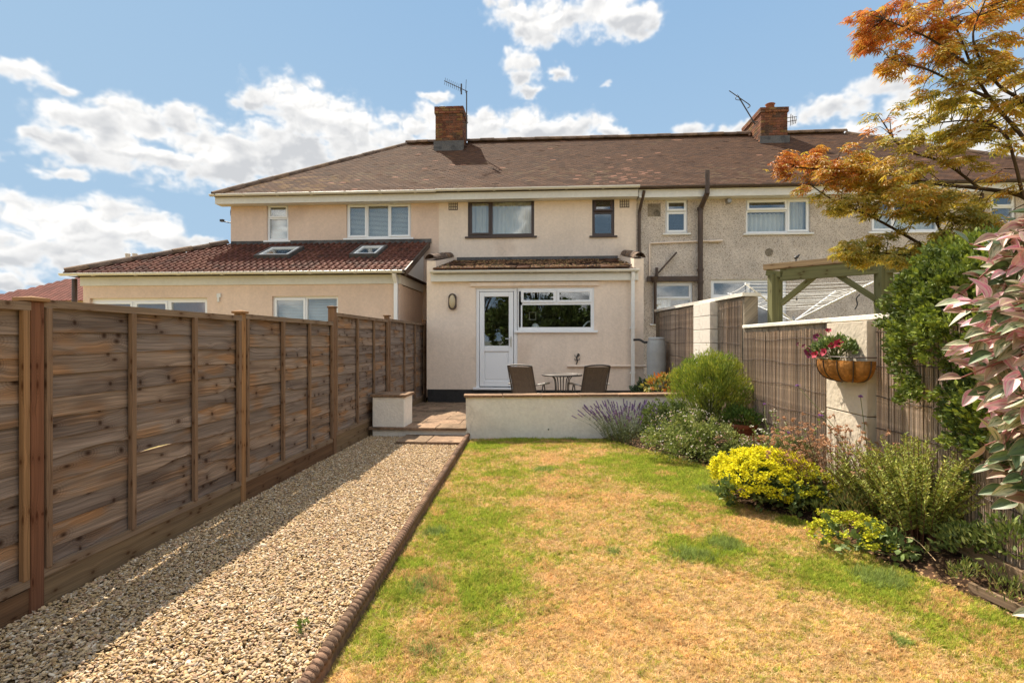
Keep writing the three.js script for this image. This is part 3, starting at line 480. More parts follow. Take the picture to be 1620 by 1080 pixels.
// ---- left neighbour: pink-beige house with a wide rear extension
const H1X = -8.48, P12 = -2.88, P23 = 2.17, P34 = 7.75, H4X = 13.2, ZB = -21.6;
{
  const h = thing('terraced_house', 'pinkish beige end house with a wide tiled rear extension and two skylights', 'house', [-5.7, 0, -14], 'houses of the terrace');
  part(h, 'wall', [wallXY(H1X, P12, 0, 5.24, -14, 0.25, [hole(-7.49, -6.9, 4.12, 5.09), hole(-5.33, -3.61, 4.15, 5.06)]), bx(H1X, H1X + 0.25, 0, 5.2, ZB, -14.25)], M.wallPink);
  part(h, 'back_wall', bx(H1X, P12, 0, 5.2, ZB - 0.25, ZB), M.wallPink);
  makeWindow(h, -7.49, -6.9, 4.12, 5.09, -14, [[0, 1, 0.62, 1, true], [0, 1, 0, 0.62, false]], M.upvc, { hbars: [[0.62, 0, 1]], blind: [0, 1, 0] });
  makeWindow(h, -5.33, -3.61, 4.15, 5.06, -14, [[0, 0.315, 0, 1, true], [0.315, 0.655, 0, 1, false], [0.655, 1, 0, 1, true]], M.upvc, { vbars: [[0.315, 0, 1], [0.655, 0, 1]], blind: [0, 1, 0] });
  const roof = roofShell(h, [[[-8.72, ROOF.ye, ROOF.ze], [P12, ROOF.ye, ROOF.ze], fr(P12)[1], [-4.75, ROOF.yr, ROOF.zr]], [[-8.72, ROOF.ye, ROOF.ze], [-4.75, ROOF.yr, ROOF.zr], [-8.72, ROOF.ye, -21.98]], [[-4.75, ROOF.yr, ROOF.zr], fr(P12)[1], [P12, ROOF.ye, -21.98], [-8.72, ROOF.ye, -21.98]], [[-8.72, ROOF.ye - 0.03, ROOF.ze], [-8.72, ROOF.ye - 0.03, -21.98], [P12, ROOF.ye - 0.03, -21.98], [P12, ROOF.ye - 0.03, ROOF.ze]]]);
  const hipX = (s) => -8.72 + s / Math.hypot(ROOF.yr - ROOF.ye, ROOF.zr - ROOF.ze) * 3.97;
  roofTiles(h, -8.75, P12, (x, s, z) => x > hipX(s) + 0.03 && !(x > -3.7 && z < -16.95), 401);
  ridgeRun(roof, 'hip_tile', [-8.72, ROOF.ye + 0.05, ROOF.ze], [-4.75, ROOF.yr + 0.03, ROOF.zr], 411, 0.07);
  ridgeRun(roof, 'ridge_tile', [-4.75, ROOF.yr + 0.03, ROOF.zr], [-3.65, ROOF.yr + 0.03, ROOF.zr], 412);
  gutter(h, -8.8, P12, 5.26, ROOF.ze + 0.02, M.gutterWhite, [-7.9, -7, -6.1, -5.2, -4.3, -3.4]);
  part(h, 'fascia', bx(-8.72, P12, 5.05, 5.22, -13.72, -13.69), M.gutterWhite);
  part(h, 'soffit', bx(-8.72, P12, 5.035, 5.05, -13.99, -13.69), M.whitePaint);
  // the extension
  const ZF = -11.8, top = 2.9, XL = -10.66, XR = -3.3;
  part(h, 'extension_wall', [wallXY(XL, XR, 0, top, ZF, 0.25, [hole(-10.5, -7.7, 0.2, 2.44), hole(-6.19, -4.68, 1.0, 2.46)]), bx(XR - 0.25, XR, 0, 2.7, -14, ZF - 0.25), bx(XL, XL + 0.25, 0, top, -19, ZF - 0.25)], M.wallPink);
  // clapboards on the cheek that faces our house
  for (let i = 0; i < 8; i++) { const y = 2.72 + i * 0.15, z1 = Math.min(ZF + 0.02, -14 + (4.0 - y - 0.1) / 0.435), z0 = -14; if (z1 > z0 + 0.1) part(h, 'cladding_board', bx(-0.006, 0.012, 0, 0.16, 0, z1 - z0).rotateZ(-0.06).translate(XR + 0.006, y, z0), M.whitePaint); }
  makeWindow(h, -10.5, -7.7, 0.2, 2.44, ZF, [[0, 0.36, 0, 1, true], [0.36, 0.66, 0, 1, true], [0.66, 1, 0, 1, false]], M.upvc, { vbars: [[0.36, 0, 1], [0.66, 0, 1]], set: 0.08, sill: false, bar: 0.1 });
  makeWindow(h, -6.19, -4.68, 1.0, 2.46, ZF, [[0, 0.5, 0, 1, true], [0.5, 1, 0, 1, false]], M.upvc, { vbars: [[0.5, 0, 1]], set: 0.06, blind: [0, 1, 0] });
  // lean-to roof: eave at the front wall, top against the house, hipped round the left side
  const EL = -10.86, E0 = [EL, 2.96, ZF + 0.22], E1 = [-3.1, 2.96, ZF + 0.22], T1 = [-3.1, 4.0, -14], T0 = [-8.5, 4.0, -14];
  const lr = part(h, 'extension_roof', [poly(E0, E1, T1, T0), poly(E0, T0, [-8.5, 4.0, -19], [EL, 2.96, -19]), poly([EL, 2.92, ZF + 0.22], [EL, 2.92, -19], [-3.1, 2.92, -14], [-3.1, 2.92, ZF + 0.22])], M.roof);
  part(h, 'verge_board', beam([-3.12, 2.93, ZF + 0.2], [-3.12, 3.97, -14], 0.03, 0.14), M.brownPipe);
  part(h, 'flashing', bx(-8.45, -3.07, 4.0, 4.11, -13.995, -13.97), M.lead);
  const r = rng(420), L = Math.hypot(T1[1] - E1[1], T1[2] - E1[2]), S = S_DIR(T1[1] - E1[1], T1[2] - E1[2]), N = V(1, 0, 0).cross(S), sky = [[-7.1, -6.12], [-4.78, -3.98]];
  const pt = (() => {                                   // double-roman tile: two rolls and two flats
    const w = 0.3, len = 0.40, n = 16, pos = [], z = (u) => { const a = ((u * 2) % 1); return a < 0.5 ? 0.042 * Math.sin(a * 2 * Math.PI) : 0.004 * Math.sin((a - 0.5) * 2 * Math.PI); };
    const Q = (a, b, c, d) => pos.push(...a, ...b, ...c, ...a, ...c, ...d);
    for (let i = 0; i < n; i++) { const u0 = i / n, u1 = (i + 1) / n, x0 = u0 * w, x1 = u1 * w, a = z(u0), b = z(u1 - 1e-6); Q([x0, 0, a + 0.022], [x1, 0, b + 0.022], [x1, len, b], [x0, len, a]); Q([x0, 0, a], [x1, 0, b], [x1, 0, b + 0.022], [x0, 0, a + 0.022]); }
    const g = new THREE.BufferGeometry(); g.setAttribute('position', new THREE.Float32BufferAttribute(pos, 3)); g.setAttribute('uv', new THREE.Float32BufferAttribute(new Float32Array(pos.length / 3 * 2), 2)); g.computeVertexNormals();
    return muv(g);
  })();
  for (let s = -0.04, row = 0; s < L - 0.1; s += 0.29, row++) for (let x = -10.9; x < -3.2; x += 0.298) {
    const y = E0[1] + S.y * s, z = E0[2] + S.z * s, left = mix(EL, -8.5, s / L);
    if (x < left - 0.05) continue;
    if (sky.some(([a, b]) => x + 0.15 > a && x + 0.15 < b) && s > 1.02 && s < 1.98) continue;
    piece(lr, 'roof_tile', pt, M.pantile[Math.floor(r() * 4)], M4().makeBasis(V(1, 0, 0), S, N).setPosition(x, y + N.y * (0.012 + 0.006 * r()), z + N.z * 0.012));
  }
  ridgeRun(lr, 'hip_tile', [EL, 3.02, ZF + 0.24], [-8.52, 4.06, -13.95], 421, 0.03);
  gutter(h, EL - 0.12, -3.16, 2.98, ZF + 0.25, M.gutterWhite, [-10.2, -9.2, -8.2, -7.2, -6.2, -5.2, -4.2, -3.4]);
  part(h, 'fascia', bx(XL - 0.05, XR + 0.03, 2.72, 2.93, ZF + 0.003, ZF + 0.03), M.gutterWhite);
  part(h, 'downpipe', [beam([-3.36, 2.93, ZF + 0.22], [-3.36, 2.74, ZF + 0.06], 0.08, 0.08), bx(-3.4, -3.32, 0, 2.75, ZF + 0.031, ZF + 0.1)], M.upvc);
  part(h, 'corner_pipe', cyl([XL - 0.3, 0, ZF - 0.1], [XL - 0.3, 2.9, ZF - 0.1], 0.055), M.brownPlastic);
  part(h, 'wall_vent', [bx(-7.46, -7.37, 2.44, 2.53, ZF + 0.001, ZF + 0.03), bx(-7.44, -7.4, 2.34, 2.45, ZF + 0.002, ZF + 0.04)], M.whitePaint);
  for (const [a, b] of sky) {                           // roof windows, hinged frames on the slope
    const B = M4().makeBasis(V(1, 0, 0), S, N).setPosition(a, E0[1] + S.y * 1.1 + N.y * 0.07, E0[2] + S.z * 1.1 + N.z * 0.07), w = b - a - 0.12, l = 0.9, f = (x0, x1, y0, y1, z0, z1) => bx(x0 + 0.06, x1 + 0.06, y0, y1, z0, z1).applyMatrix4(B);
    const sk = part(h, 'skylight', [f(0, w, 0, 0.07, -0.06, 0.05), f(0, w, l - 0.07, l, -0.06, 0.05), f(0, 0.06, 0.07, l - 0.07, -0.06, 0.05), f(w - 0.06, w, 0.07, l - 0.07, -0.06, 0.05)], M.lead);
    part(sk, 'sash', [f(0.07, w - 0.07, 0.075, 0.14, 0, 0.042), f(0.07, w - 0.07, l - 0.14, l - 0.075, 0, 0.042), f(0.07, 0.12, 0.14, l - 0.14, 0, 0.042), f(w - 0.12, w - 0.07, 0.14, l - 0.14, 0, 0.042)], M.whitePaint);
    part(sk, 'pane', f(0.12, w - 0.12, 0.14, l - 0.14, 0.01, 0.018), M.glass);
  }
}
// ---- our house: cream render, kitchen extension with door and window
{
  const h = thing('terraced_house', 'cream rendered house with dark brown upper windows and mossy lean-to kitchen', 'house', [-0.35, 0, -14], 'houses of the terrace');
  part(h, 'wall', [wallXY(P12 + 0.003, P23, 0, 5.24, -13.985, 0.26, [hole(-2.12, -0.41, 4.15, 5.12), hole(1.06, 1.62, 4.13, 5.11)])], M.wallCream);
  part(h, 'back_wall', bx(P12, P23, 0, 5.2, ZB - 0.25, ZB), M.wallCream);
  makeWindow(h, -2.12, -0.41, 4.15, 5.12, -13.985, [[0, 0.35, 0, 1, true], [0.35, 1, 0, 1, false]], M.brownPlastic, { vbars: [[0.35, 0, 1]], bar: 0.075, curtains: [[0.36, 0.98, 0.02, 0.97], [0.03, 0.33, 0.02, 0.97]] });
  makeWindow(h, 1.06, 1.62, 4.13, 5.11, -13.985, [[0, 1, 0.62, 1, true, 0.12], [0, 1, 0, 0.62, false]], M.brownPlastic, { hbars: [[0.62, 0, 1]], bar: 0.07 });
  const roof = roofShell(h, [[...[fr(P12)[0], fr(P23)[0], fr(P23)[1], fr(P12)[1]]], [fr(P12)[1], fr(P23)[1], [P23, ROOF.ye, -21.98], [P12, ROOF.ye, -21.98]], [[P12, ROOF.ye - 0.03, ROOF.ze], [P12, ROOF.ye - 0.03, -21.98], [P23, ROOF.ye - 0.03, -21.98], [P23, ROOF.ye - 0.03, ROOF.ze]]]);
  roofTiles(h, P12, P23, (x, s, z) => !(x < -2.7 && z < -16.95), 402);
  ridgeRun(roof, 'ridge_tile', [-2.72, ROOF.yr + 0.03, ROOF.zr], [P23, ROOF.yr + 0.03, ROOF.zr], 413);
  chimney(h, -3.62, -2.76, -17.95, -17.08, 7.35, 8.86, 431);
  gutter(h, P12 + 0.002, P23 + 0.02, 5.275, ROOF.ze + 0.03, M.gutterWhite, [-2.3, -1.4, -0.5, 0.4, 1.3]);
  part(h, 'fascia', bx(P12, P23, 5.05, 5.23, -13.71, -13.68), M.gutterWhite);
  part(h, 'soffit', bx(P12, P23, 5.035, 5.05, -13.975, -13.68), M.whitePaint);
  for (const [x, y] of [[-2.5, 4.96], [1.87, 4.95]]) { const gs = []; for (let i = 0; i < 4; i++) for (let j = 0; j < 3; j++) gs.push(bx(x - 0.1 + i * 0.055, x - 0.065 + i * 0.055, y - 0.1 + j * 0.072, y - 0.045 + j * 0.072, -13.984, -13.972)); part(h, 'air_brick', [bx(x - 0.12, x + 0.12, y - 0.12, y + 0.12, -13.988, -13.982)], M.brownPipe); gs.length && part(h, 'air_brick_grille', gs, M.blockCream); }
  // kitchen
  const ZF = -11.7, KX0 = -2.67, KX1 = 1.965;
  part(h, 'kitchen_wall', [wallXY(KX0, KX1, 0.42, 2.98, ZF, 0.22, [hole(-1.6, -0.7, 0.46, 2.6), hole(-0.7, 0.93, 1.69, 2.6)]), bx(KX0, KX0 + 0.22, 0.42, 2.99, -13.98, ZF - 0.22), bx(KX1 - 0.22, KX1, 0.42, 2.99, -13.98, ZF - 0.22),
    muv(new THREE.ExtrudeGeometry(new THREE.Shape([[11.7, 2.98], [13.98, 2.98], [13.98, 3.62], [11.7, 3.2]].map(([a, b]) => new THREE.Vector2(a, b))), { depth: 0.2, bevelEnabled: false }).rotateY(Math.PI / 2).translate(KX0, 0, 0)),
    muv(new THREE.ExtrudeGeometry(new THREE.Shape([[11.7, 2.98], [13.98, 2.98], [13.98, 3.62], [11.7, 3.2]].map(([a, b]) => new THREE.Vector2(a, b))), { depth: 0.2, bevelEnabled: false }).rotateY(Math.PI / 2).translate(KX1 - 0.2, 0, 0))], M.wallCream);
  part(h, 'plinth', bx(KX0 + 0.015, KX1 - 0.015, 0.1, 0.42, ZF - 0.2, ZF - 0.012), M.plinth);
  // the room behind the glass
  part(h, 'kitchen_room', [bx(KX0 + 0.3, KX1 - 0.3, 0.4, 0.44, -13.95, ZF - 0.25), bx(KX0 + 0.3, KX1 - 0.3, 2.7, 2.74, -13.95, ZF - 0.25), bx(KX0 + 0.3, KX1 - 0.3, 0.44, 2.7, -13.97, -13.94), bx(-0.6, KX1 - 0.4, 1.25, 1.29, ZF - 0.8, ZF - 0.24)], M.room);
  part(h, 'kitchen_tap', [tube([[0.66, 1.3, ZF - 0.35], [0.7, 1.72, ZF - 0.36], [0.82, 1.88, ZF - 0.4], [0.92, 1.9, ZF - 0.42]], 0.02, 8)], M.upvc);
  part(h, 'kettle', new THREE.LatheGeometry([[0, 0], [0.1, 0], [0.095, 0.15], [0.06, 0.24], [0, 0.26]].map(([a, b]) => new THREE.Vector2(a, b)), 14).translate(-0.33, 1.6, ZF - 0.4), M.upvc);
  part(h, 'picture_frame', [bx(-0.5, -0.33, 1.96, 1.98, -12.9, -12.88), bx(-0.5, -0.33, 2.13, 2.15, -12.9, -12.88), bx(-0.5, -0.48, 1.98, 2.13, -12.9, -12.88), bx(-0.35, -0.33, 1.98, 2.13, -12.9, -12.88)], M.blind);
  // door
  const d = part(h, 'door', [rbx(-1.6, -1.53, 0.46, 2.6, ZF - 0.13, ZF - 0.03), rbx(-0.78, -0.7, 0.46, 2.6, ZF - 0.13, ZF - 0.03), rbx(-1.53, -0.78, 2.53, 2.6, ZF - 0.13, ZF - 0.03), rbx(-1.66, -0.66, 0.42, 0.47, ZF - 0.1, ZF + 0.05)], M.upvc);
  const dx0 = -1.52, dx1 = -0.79, z0 = ZF - 0.1, z1 = ZF - 0.02;
  part(d, 'door_leaf', [rbx(dx0, dx0 + 0.1, 0.49, 2.52, z0, z1), rbx(dx1 - 0.1, dx1, 0.49, 2.52, z0, z1), rbx(dx0 + 0.1, dx1 - 0.1, 2.42, 2.52, z0, z1 - 0.001), rbx(dx0 + 0.1, dx1 - 0.1, 1.24, 1.36, z0, z1 - 0.001), rbx(dx0 + 0.1, dx1 - 0.1, 0.49, 0.61, z0, z1 - 0.001)], M.upvc);
  part(d, 'lower_panel', [bx(dx0 + 0.09, dx1 - 0.09, 0.6, 1.25, z0 + 0.02, z1 - 0.03), rbx(dx0 + 0.12, dx1 - 0.12, 0.64, 1.21, z0 + 0.04, z1 - 0.018)], M.upvc);
  part(d, 'pane', bx(dx0 + 0.09, dx1 - 0.09, 1.35, 2.43, z0 + 0.03, z0 + 0.037), M.glass);
  part(d, 'handle', [rbx(dx1 - 0.068, dx1 - 0.038, 1.34, 1.56, z1, z1 + 0.012, 0.004), cyl([dx1 - 0.053, 1.51, z1], [dx1 - 0.053, 1.51, z1 + 0.05], 0.01), cyl([dx1 - 0.05, 1.51, z1 + 0.045], [dx1 - 0.17, 1.515, z1 + 0.045], 0.01), cyl([dx1 - 0.053, 1.4, z1], [dx1 - 0.053, 1.4, z1 + 0.016], 0.012)], M.steel);
  makeWindow(h, -0.7, 0.93, 1.69, 2.6, ZF, [[0.04, 0.51, 0.64, 1, true], [0.51, 1, 0.64, 1, true], [0.04, 1, 0, 0.64, false]], M.upvc, { hbars: [[0.64, 0, 1]], vbars: [[0.04, 0, 1], [0.51, 0.64, 1]], set: 0.02, bar: 0.07, sillH: 0.05 });
  part(h, 'lintel', bx(-1.72, 1.03, 2.64, 2.72, ZF + 0.002, ZF + 0.045), M.wallCream);
  // lean-to roof with verge walls
  const E0 = [-2.5, 2.97, ZF + 0.16], E1 = [1.8, 2.97, ZF + 0.16], T1 = [1.8, 3.5, -13.98], T0 = [-2.5, 3.5, -13.98];
  const lr = part(h, 'kitchen_roof', [poly(E0, E1, T1, T0), poly([-2.5, 2.9, ZF + 0.16], [-2.5, 2.9, -13.98], [1.8, 2.9, -13.98], [1.8, 2.9, ZF + 0.16])], M.roof);
  part(h, 'flashing', bx(-2.4, 1.7, 3.5, 3.62, -13.983, -13.96), M.lead);
  const r = rng(430), L = Math.hypot(T1[1] - E1[1], T1[2] - E1[2]), S = S_DIR(T1[1] - E1[1], T1[2] - E1[2]), N = V(1, 0, 0).cross(S);
  const kt = [0, 1, 2].map((k) => { const q = rng(440 + k), g = new RoundedBoxGeometry(0.288, 0.36, 0.026, 3, 0.01), p = g.attributes.position; for (let i = 0; i < p.count; i++) { const x = p.getX(i); p.setZ(i, p.getZ(i) + (p.getZ(i) > 0 ? 0.022 * Math.max(0, Math.cos((x + 0.07) * 22)) + 0.012 * q() : 0)); } g.translate(0.15, 0.17, 0.02).rotateX(-0.03); g.computeVertexNormals(); return muv(g); });
  for (let s = -0.03; s < L - 0.1; s += 0.3) for (let x = -2.5; x < 1.6; x += 0.296) piece(lr, 'roof_tile', kt[Math.floor(r() * 3)], M.mossTile[Math.floor(r() * 4)], M4().makeBasis(V(1, 0, 0), S, N).multiply(at(0, 0, 0, (r() - 0.5) * 0.03, 0, (r() - 0.5) * 0.02)).setPosition(x, E0[1] + S.y * s + N.y * 0.012, E0[2] + S.z * s + N.z * 0.012));
  { const list = [], mq = rng(446); for (let i = 0; i < 1500; i++) { const s = Math.pow(mq(), 1.3) * L, x = mix(-2.5, 1.8, mq()), k = 0.5 + mq(), w = wn(x * 1.5 + 30, s * 1.5 + 8, 447); if (w < 0.45) continue; list.push([M4().makeBasis(V(1, 0, 0), S, N).multiply(at(0, 0, 0, 0, 0, mq() * 6, 0.018 + 0.02 * mq(), 0.018 + 0.02 * mq(), 0.012 + 0.012 * mq())).setPosition(x, E0[1] + S.y * s + 0.045, E0[2] + S.z * s), mq() < 0.3 ? rgb(0.12 * k, 0.085 * k, 0.03 * k) : rgb(0.20 * k, 0.105 * k, 0.05 * k)]); } many(lr, 'moss', new THREE.IcosahedronGeometry(1, 0), M.gravel, list); }
  for (const [x, k] of [[KX0 + 0.08, 1], [KX1 - 0.08, 2]]) ridgeRun(h, 'verge_tile', [x, 3.24, ZF + 0.02], [x, 3.66, -13.95], 450 + k, 0.02);
  gutter(h, -2.56, 1.84, 2.96, ZF + 0.17, M.gutterWhite, [-2.2, -1.3, -0.4, 0.5, 1.4]);
  part(h, 'fascia', bx(-2.56, 1.84, 2.74, 2.93, ZF + 0.004, ZF + 0.1), M.gutterWhite);
  part(h, 'downpipe', [beam([1.72, 2.9, ZF + 0.17], [1.72, 2.74, ZF + 0.13], 0.07, 0.07), bx(1.685, 1.755, 0.45, 2.74, ZF + 0.09, ZF + 0.155), bx(1.675, 1.765, 1.72, 1.76, ZF + 0.002, ZF + 0.16), bx(1.675, 1.765, 0.78, 0.82, ZF + 0.002, ZF + 0.16)], M.whitePaint);
  part(h, 'waste_pipe', [cyl([0.36, 0.93, ZF + 0.03], [2.02, 0.94, ZF + 0.03], 0.026)], M.wallCream);
  part(h, 'bulkhead_lamp', (() => { const s = new THREE.Shape(); s.absarc(0, 0.09, 0.075, 0, Math.PI); s.absarc(0, -0.09, 0.075, Math.PI, Math.PI * 2); s.closePath(); return new THREE.ExtrudeGeometry(s, { depth: 0.04, bevelEnabled: true, bevelSize: 0.012, bevelThickness: 0.015, bevelSegments: 2 }).translate(-2.1, 2.31, ZF + 0.02); })(), M.brownPipe);
  part(h, 'lamp_cover', new THREE.SphereGeometry(1, 14, 10).scale(0.068, 0.145, 0.05).translate(-2.1, 2.31, ZF + 0.075), M.lampGlass);
  const hk = thing('wall_ornament', 'small dark wrought iron lizard ornament on cream wall above the right chair', 'ornament', [0.58, 0.98, ZF + 0.02]);
  part(hk, 'body', taperTube([[0.55, 0.97, ZF + 0.02], [0.575, 1.04, ZF + 0.02], [0.56, 1.1, ZF + 0.02], [0.6, 1.2, ZF + 0.02]], 0.011, 0.018), M.black);
  for (const [y, s] of [[1.05, -1], [1.06, 1], [1.13, -1], [1.14, 1]]) part(hk, 'leg', tube([[0.57, y, ZF + 0.02], [0.57 + 0.045 * s, y + 0.01, ZF + 0.02], [0.57 + 0.05 * s, y + 0.045, ZF + 0.02]], 0.006, 5), M.black);
}
// ---- right neighbours: pebbledash
function pebbleHouse(x0, x1, label, base, holes, hip) {
  const h = thing('terraced_house', label, 'house', base, 'houses of the terrace');
  part(h, 'wall', [wallXY(x0 + 0.003, x1, 0, 5.24, -14, 0.25, holes), bx(x1 - 0.25, x1, 0, 5.2, ZB, -14.25)], M.wallDash);
  part(h, 'back_wall', bx(x0, x1, 0, 5.2, ZB - 0.25, ZB), M.wallDash);
  gutter(h, x0 + 0.02, hip ? 13.5 : x1, 5.25, ROOF.ze + 0.02, M.brownPipe, [x0 + 0.9, x0 + 1.8, x0 + 2.7, x0 + 3.6, x0 + 4.5]);
  part(h, 'fascia', bx(x0 + 0.02, hip ? 13.4 : x1, 5.02, 5.2, -13.72, -13.69), M.whitePaint);
  part(h, 'soffit', bx(x0 + 0.02, hip ? 13.4 : x1, 5.005, 5.02, -13.99, -13.69), M.whitePaint);
  return h;
}
{
  const h = pebbleHouse(P23, P34, 'grey pebbledash house with brown soil pipe behind the green pergola', [5, 0, -14], [hole(2.89, 3.44, 4.17, 5.03), hole(4.86, 6.41, 4.14, 5.0), hole(2.58, 3.56, 1.9, 2.94), hole(4.01, 5.85, 0.6, 3.0)]);
  makeWindow(h, 2.89, 3.44, 4.17, 5.03, -14, [[0, 1, 0.64, 1, true, 0.1], [0, 1, 0, 0.64, true]], M.upvc, { hbars: [[0.64, 0, 1]], sillMat: M.whitePaint });
  makeWindow(h, 4.86, 6.41, 4.14, 5.0, -14, [[0, 0.65, 0.66, 1, true, 0.1], [0, 0.65, 0, 0.66, false], [0.65, 1, 0, 1, true]], M.upvc, { hbars: [[0.66, 0, 0.65]], vbars: [[0.65, 0, 1]], curtains: [[0.02, 0.64, 0.0, 0.62], [0.67, 0.98, 0.02, 0.98]], sillMat: M.whitePaint });
  makeWindow(h, 2.58, 3.56, 1.9, 2.94, -14, [[0, 1, 0.6, 1, true], [0, 1, 0, 0.6, false]], M.upvc, { hbars: [[0.6, 0, 1]], curtains: [[0.02, 0.5, 0, 0.58]] });
  makeWindow(h, 4.01, 5.85, 0.6, 3.0, -14, [[0, 0.5, 0.83, 1, false], [0.5, 1, 0.83, 1, false], [0, 0.5, 0, 0.83, true], [0.5, 1, 0, 0.83, true]], M.upvc, { hbars: [[0.83, 0, 1]], vbars: [[0.5, 0, 1]], sill: false, bar: 0.08 });
  const roof = roofShell(h, [[fr(P23)[0], fr(P34)[0], fr(P34)[1], fr(P23)[1]], [fr(P23)[1], fr(P34)[1], [P34, ROOF.ye, -21.98], [P23, ROOF.ye, -21.98]], [[P23, ROOF.ye - 0.03, ROOF.ze], [P23, ROOF.ye - 0.03, -21.98], [P34, ROOF.ye - 0.03, -21.98], [P34, ROOF.ye - 0.03, ROOF.ze]]]);
  roofTiles(h, P23, P34, (x, s, z) => !(x > 6.3 && x < 7.12 && z < -16.95), 403);
  ridgeRun(roof, 'ridge_tile', [P23, ROOF.yr + 0.03, ROOF.zr], [6.3, ROOF.yr + 0.03, ROOF.zr], 414);
  chimney(h, 6.33, 7.1, -18.55, -16.95, 7.2, 8.52, 432);
  part(h, 'chimney_pot', [new THREE.LatheGeometry([[0.13, 0], [0.15, 0.05], [0.13, 0.08], [0.12, 0.24], [0.15, 0.27], [0.12, 0.29], [0.09, 0.27]].map(([a, b]) => new THREE.Vector2(a, b)), 14).translate(6.75, 8.47, -17.35)], M.terracotta);
  part(h, 'soil_pipe', [cyl([3.72, 2.0, -13.88], [3.72, 4.75, -13.88], 0.062, 0.062, 12), cyl([3.72, 4.75, -13.88], [3.8, 5.05, -13.58], 0.062, 0.062, 12), cyl([3.8, 5.03, -13.57], [3.8, 5.6, -13.57], 0.058, 0.058, 12), ...[2.9, 3.2, 4.72].map((y) => cyl([3.72, y, -13.88], [3.72, y + 0.06, -13.88], 0.08, 0.08, 12))], M.brownPipe);
  part(h, 'downpipe', [cyl([2.23, 1.9, -13.93], [2.23, 4.72, -13.93], 0.038), cyl([2.23, 4.7, -13.93], [2.3, 5.15, -13.62], 0.038)], M.brownPipe);
  part(h, 'overflow_pipe', [cyl([2.49, 3.1, -13.97], [2.49, 3.92, -13.97], 0.022), cyl([2.49, 3.92, -13.97], [4.2, 3.97, -13.97], 0.022), cyl([3.95, 3.95, -13.95], [4.27, 3.96, -13.93], 0.03)], M.wallCream);
  part(h, 'lead_beam', bx(2.43, 3.66, 2.96, 3.08, -13.995, -13.9), M.brownPipe);
  part(h, 'waste_pipe', [cyl([2.62, 1.9, -13.92], [2.62, 3.0, -13.92], 0.04), beam([2.6, 3.06, -13.92], [3.15, 3.68, -13.92], 0.04, 0.04), cyl([2.66, 3.05, -13.9], [2.66, 3.3, -13.92], 0.035), new THREE.CylinderGeometry(0.1, 0.06, 0.14, 8).translate(2.6, 3.0, -13.9)], M.brownPipe);
  part(h, 'vent_patch', bx(2.45, 2.77, 4.6, 4.92, -13.998, -13.99), M.blockGrey);
  part(h, 'flue_cap', new THREE.CylinderGeometry(0.055, 0.075, 0.12, 12).rotateX(Math.PI / 2).translate(4.43, 4.95, -13.94), M.metalGrey);
  part(h, 'wall_plate', new THREE.CylinderGeometry(0.1, 0.1, 0.015, 8).rotateX(Math.PI / 2).translate(5.42, 3.67, -13.993), M.blockGrey);
  const h4 = pebbleHouse(P34, H4X, 'far pebbledash house with white windows behind the maple tree', [10.4, 0, -14], [hole(7.85, 9.45, 4.14, 4.98), hole(10.62, 11.2, 4.2, 5.05), hole(8.1, 9.6, 1.6, 2.95)], true);
  makeWindow(h4, 7.85, 9.45, 4.14, 4.98, -14, [[0, 0.34, 0, 1, true], [0.34, 1, 0, 1, false]], M.upvc, { vbars: [[0.34, 0, 1]], curtains: [[0.02, 0.98, 0.02, 0.7]] });
  makeWindow(h4, 10.62, 11.2, 4.2, 5.05, -14, [[0, 1, 0.6, 1, true], [0, 1, 0, 0.6, false]], M.upvc, { hbars: [[0.6, 0, 1]] });
  makeWindow(h4, 8.1, 9.6, 1.6, 2.95, -14, [[0, 0.5, 0, 1, true], [0.5, 1, 0, 1, false]], M.upvc, { vbars: [[0.5, 0, 1]] });
  const XE = 13.4, XR = 9.22, roof4 = roofShell(h4, [[fr(P34)[0], fr(XE)[0], fr(XR)[1], fr(P34)[1]], [fr(XE)[0], [XE, ROOF.ye, -21.98], fr(XR)[1]], [fr(P34)[1], fr(XR)[1], [XE, ROOF.ye, -21.98], [P34, ROOF.ye, -21.98]], [[P34, ROOF.ye - 0.03, ROOF.ze], [P34, ROOF.ye - 0.03, -21.98], [XE, ROOF.ye - 0.03, -21.98], [XE, ROOF.ye - 0.03, ROOF.ze]]]);
  roofTiles(h4, P34, XE, (x, s) => x < XE - 0.1 - s / Math.hypot(ROOF.yr - ROOF.ye, ROOF.zr - ROOF.ze) * (XE - XR), 404);
  ridgeRun(h, 'ridge_tile', [7.12, ROOF.yr + 0.03, ROOF.zr], [P34, ROOF.yr + 0.03, ROOF.zr], 417);
  ridgeRun(roof4, 'ridge_tile', [P34, ROOF.yr + 0.03, ROOF.zr], [XR, ROOF.yr + 0.03, ROOF.zr], 415);
  ridgeRun(roof4, 'hip_tile', [XE, ROOF.ye + 0.05, ROOF.ze], [XR, ROOF.yr + 0.03, ROOF.zr], 416, 0.07);
  part(h4, 'downpipe', cyl([10.35, 0, -13.93], [10.35, 5.2, -13.9], 0.04), M.brownPipe);
}
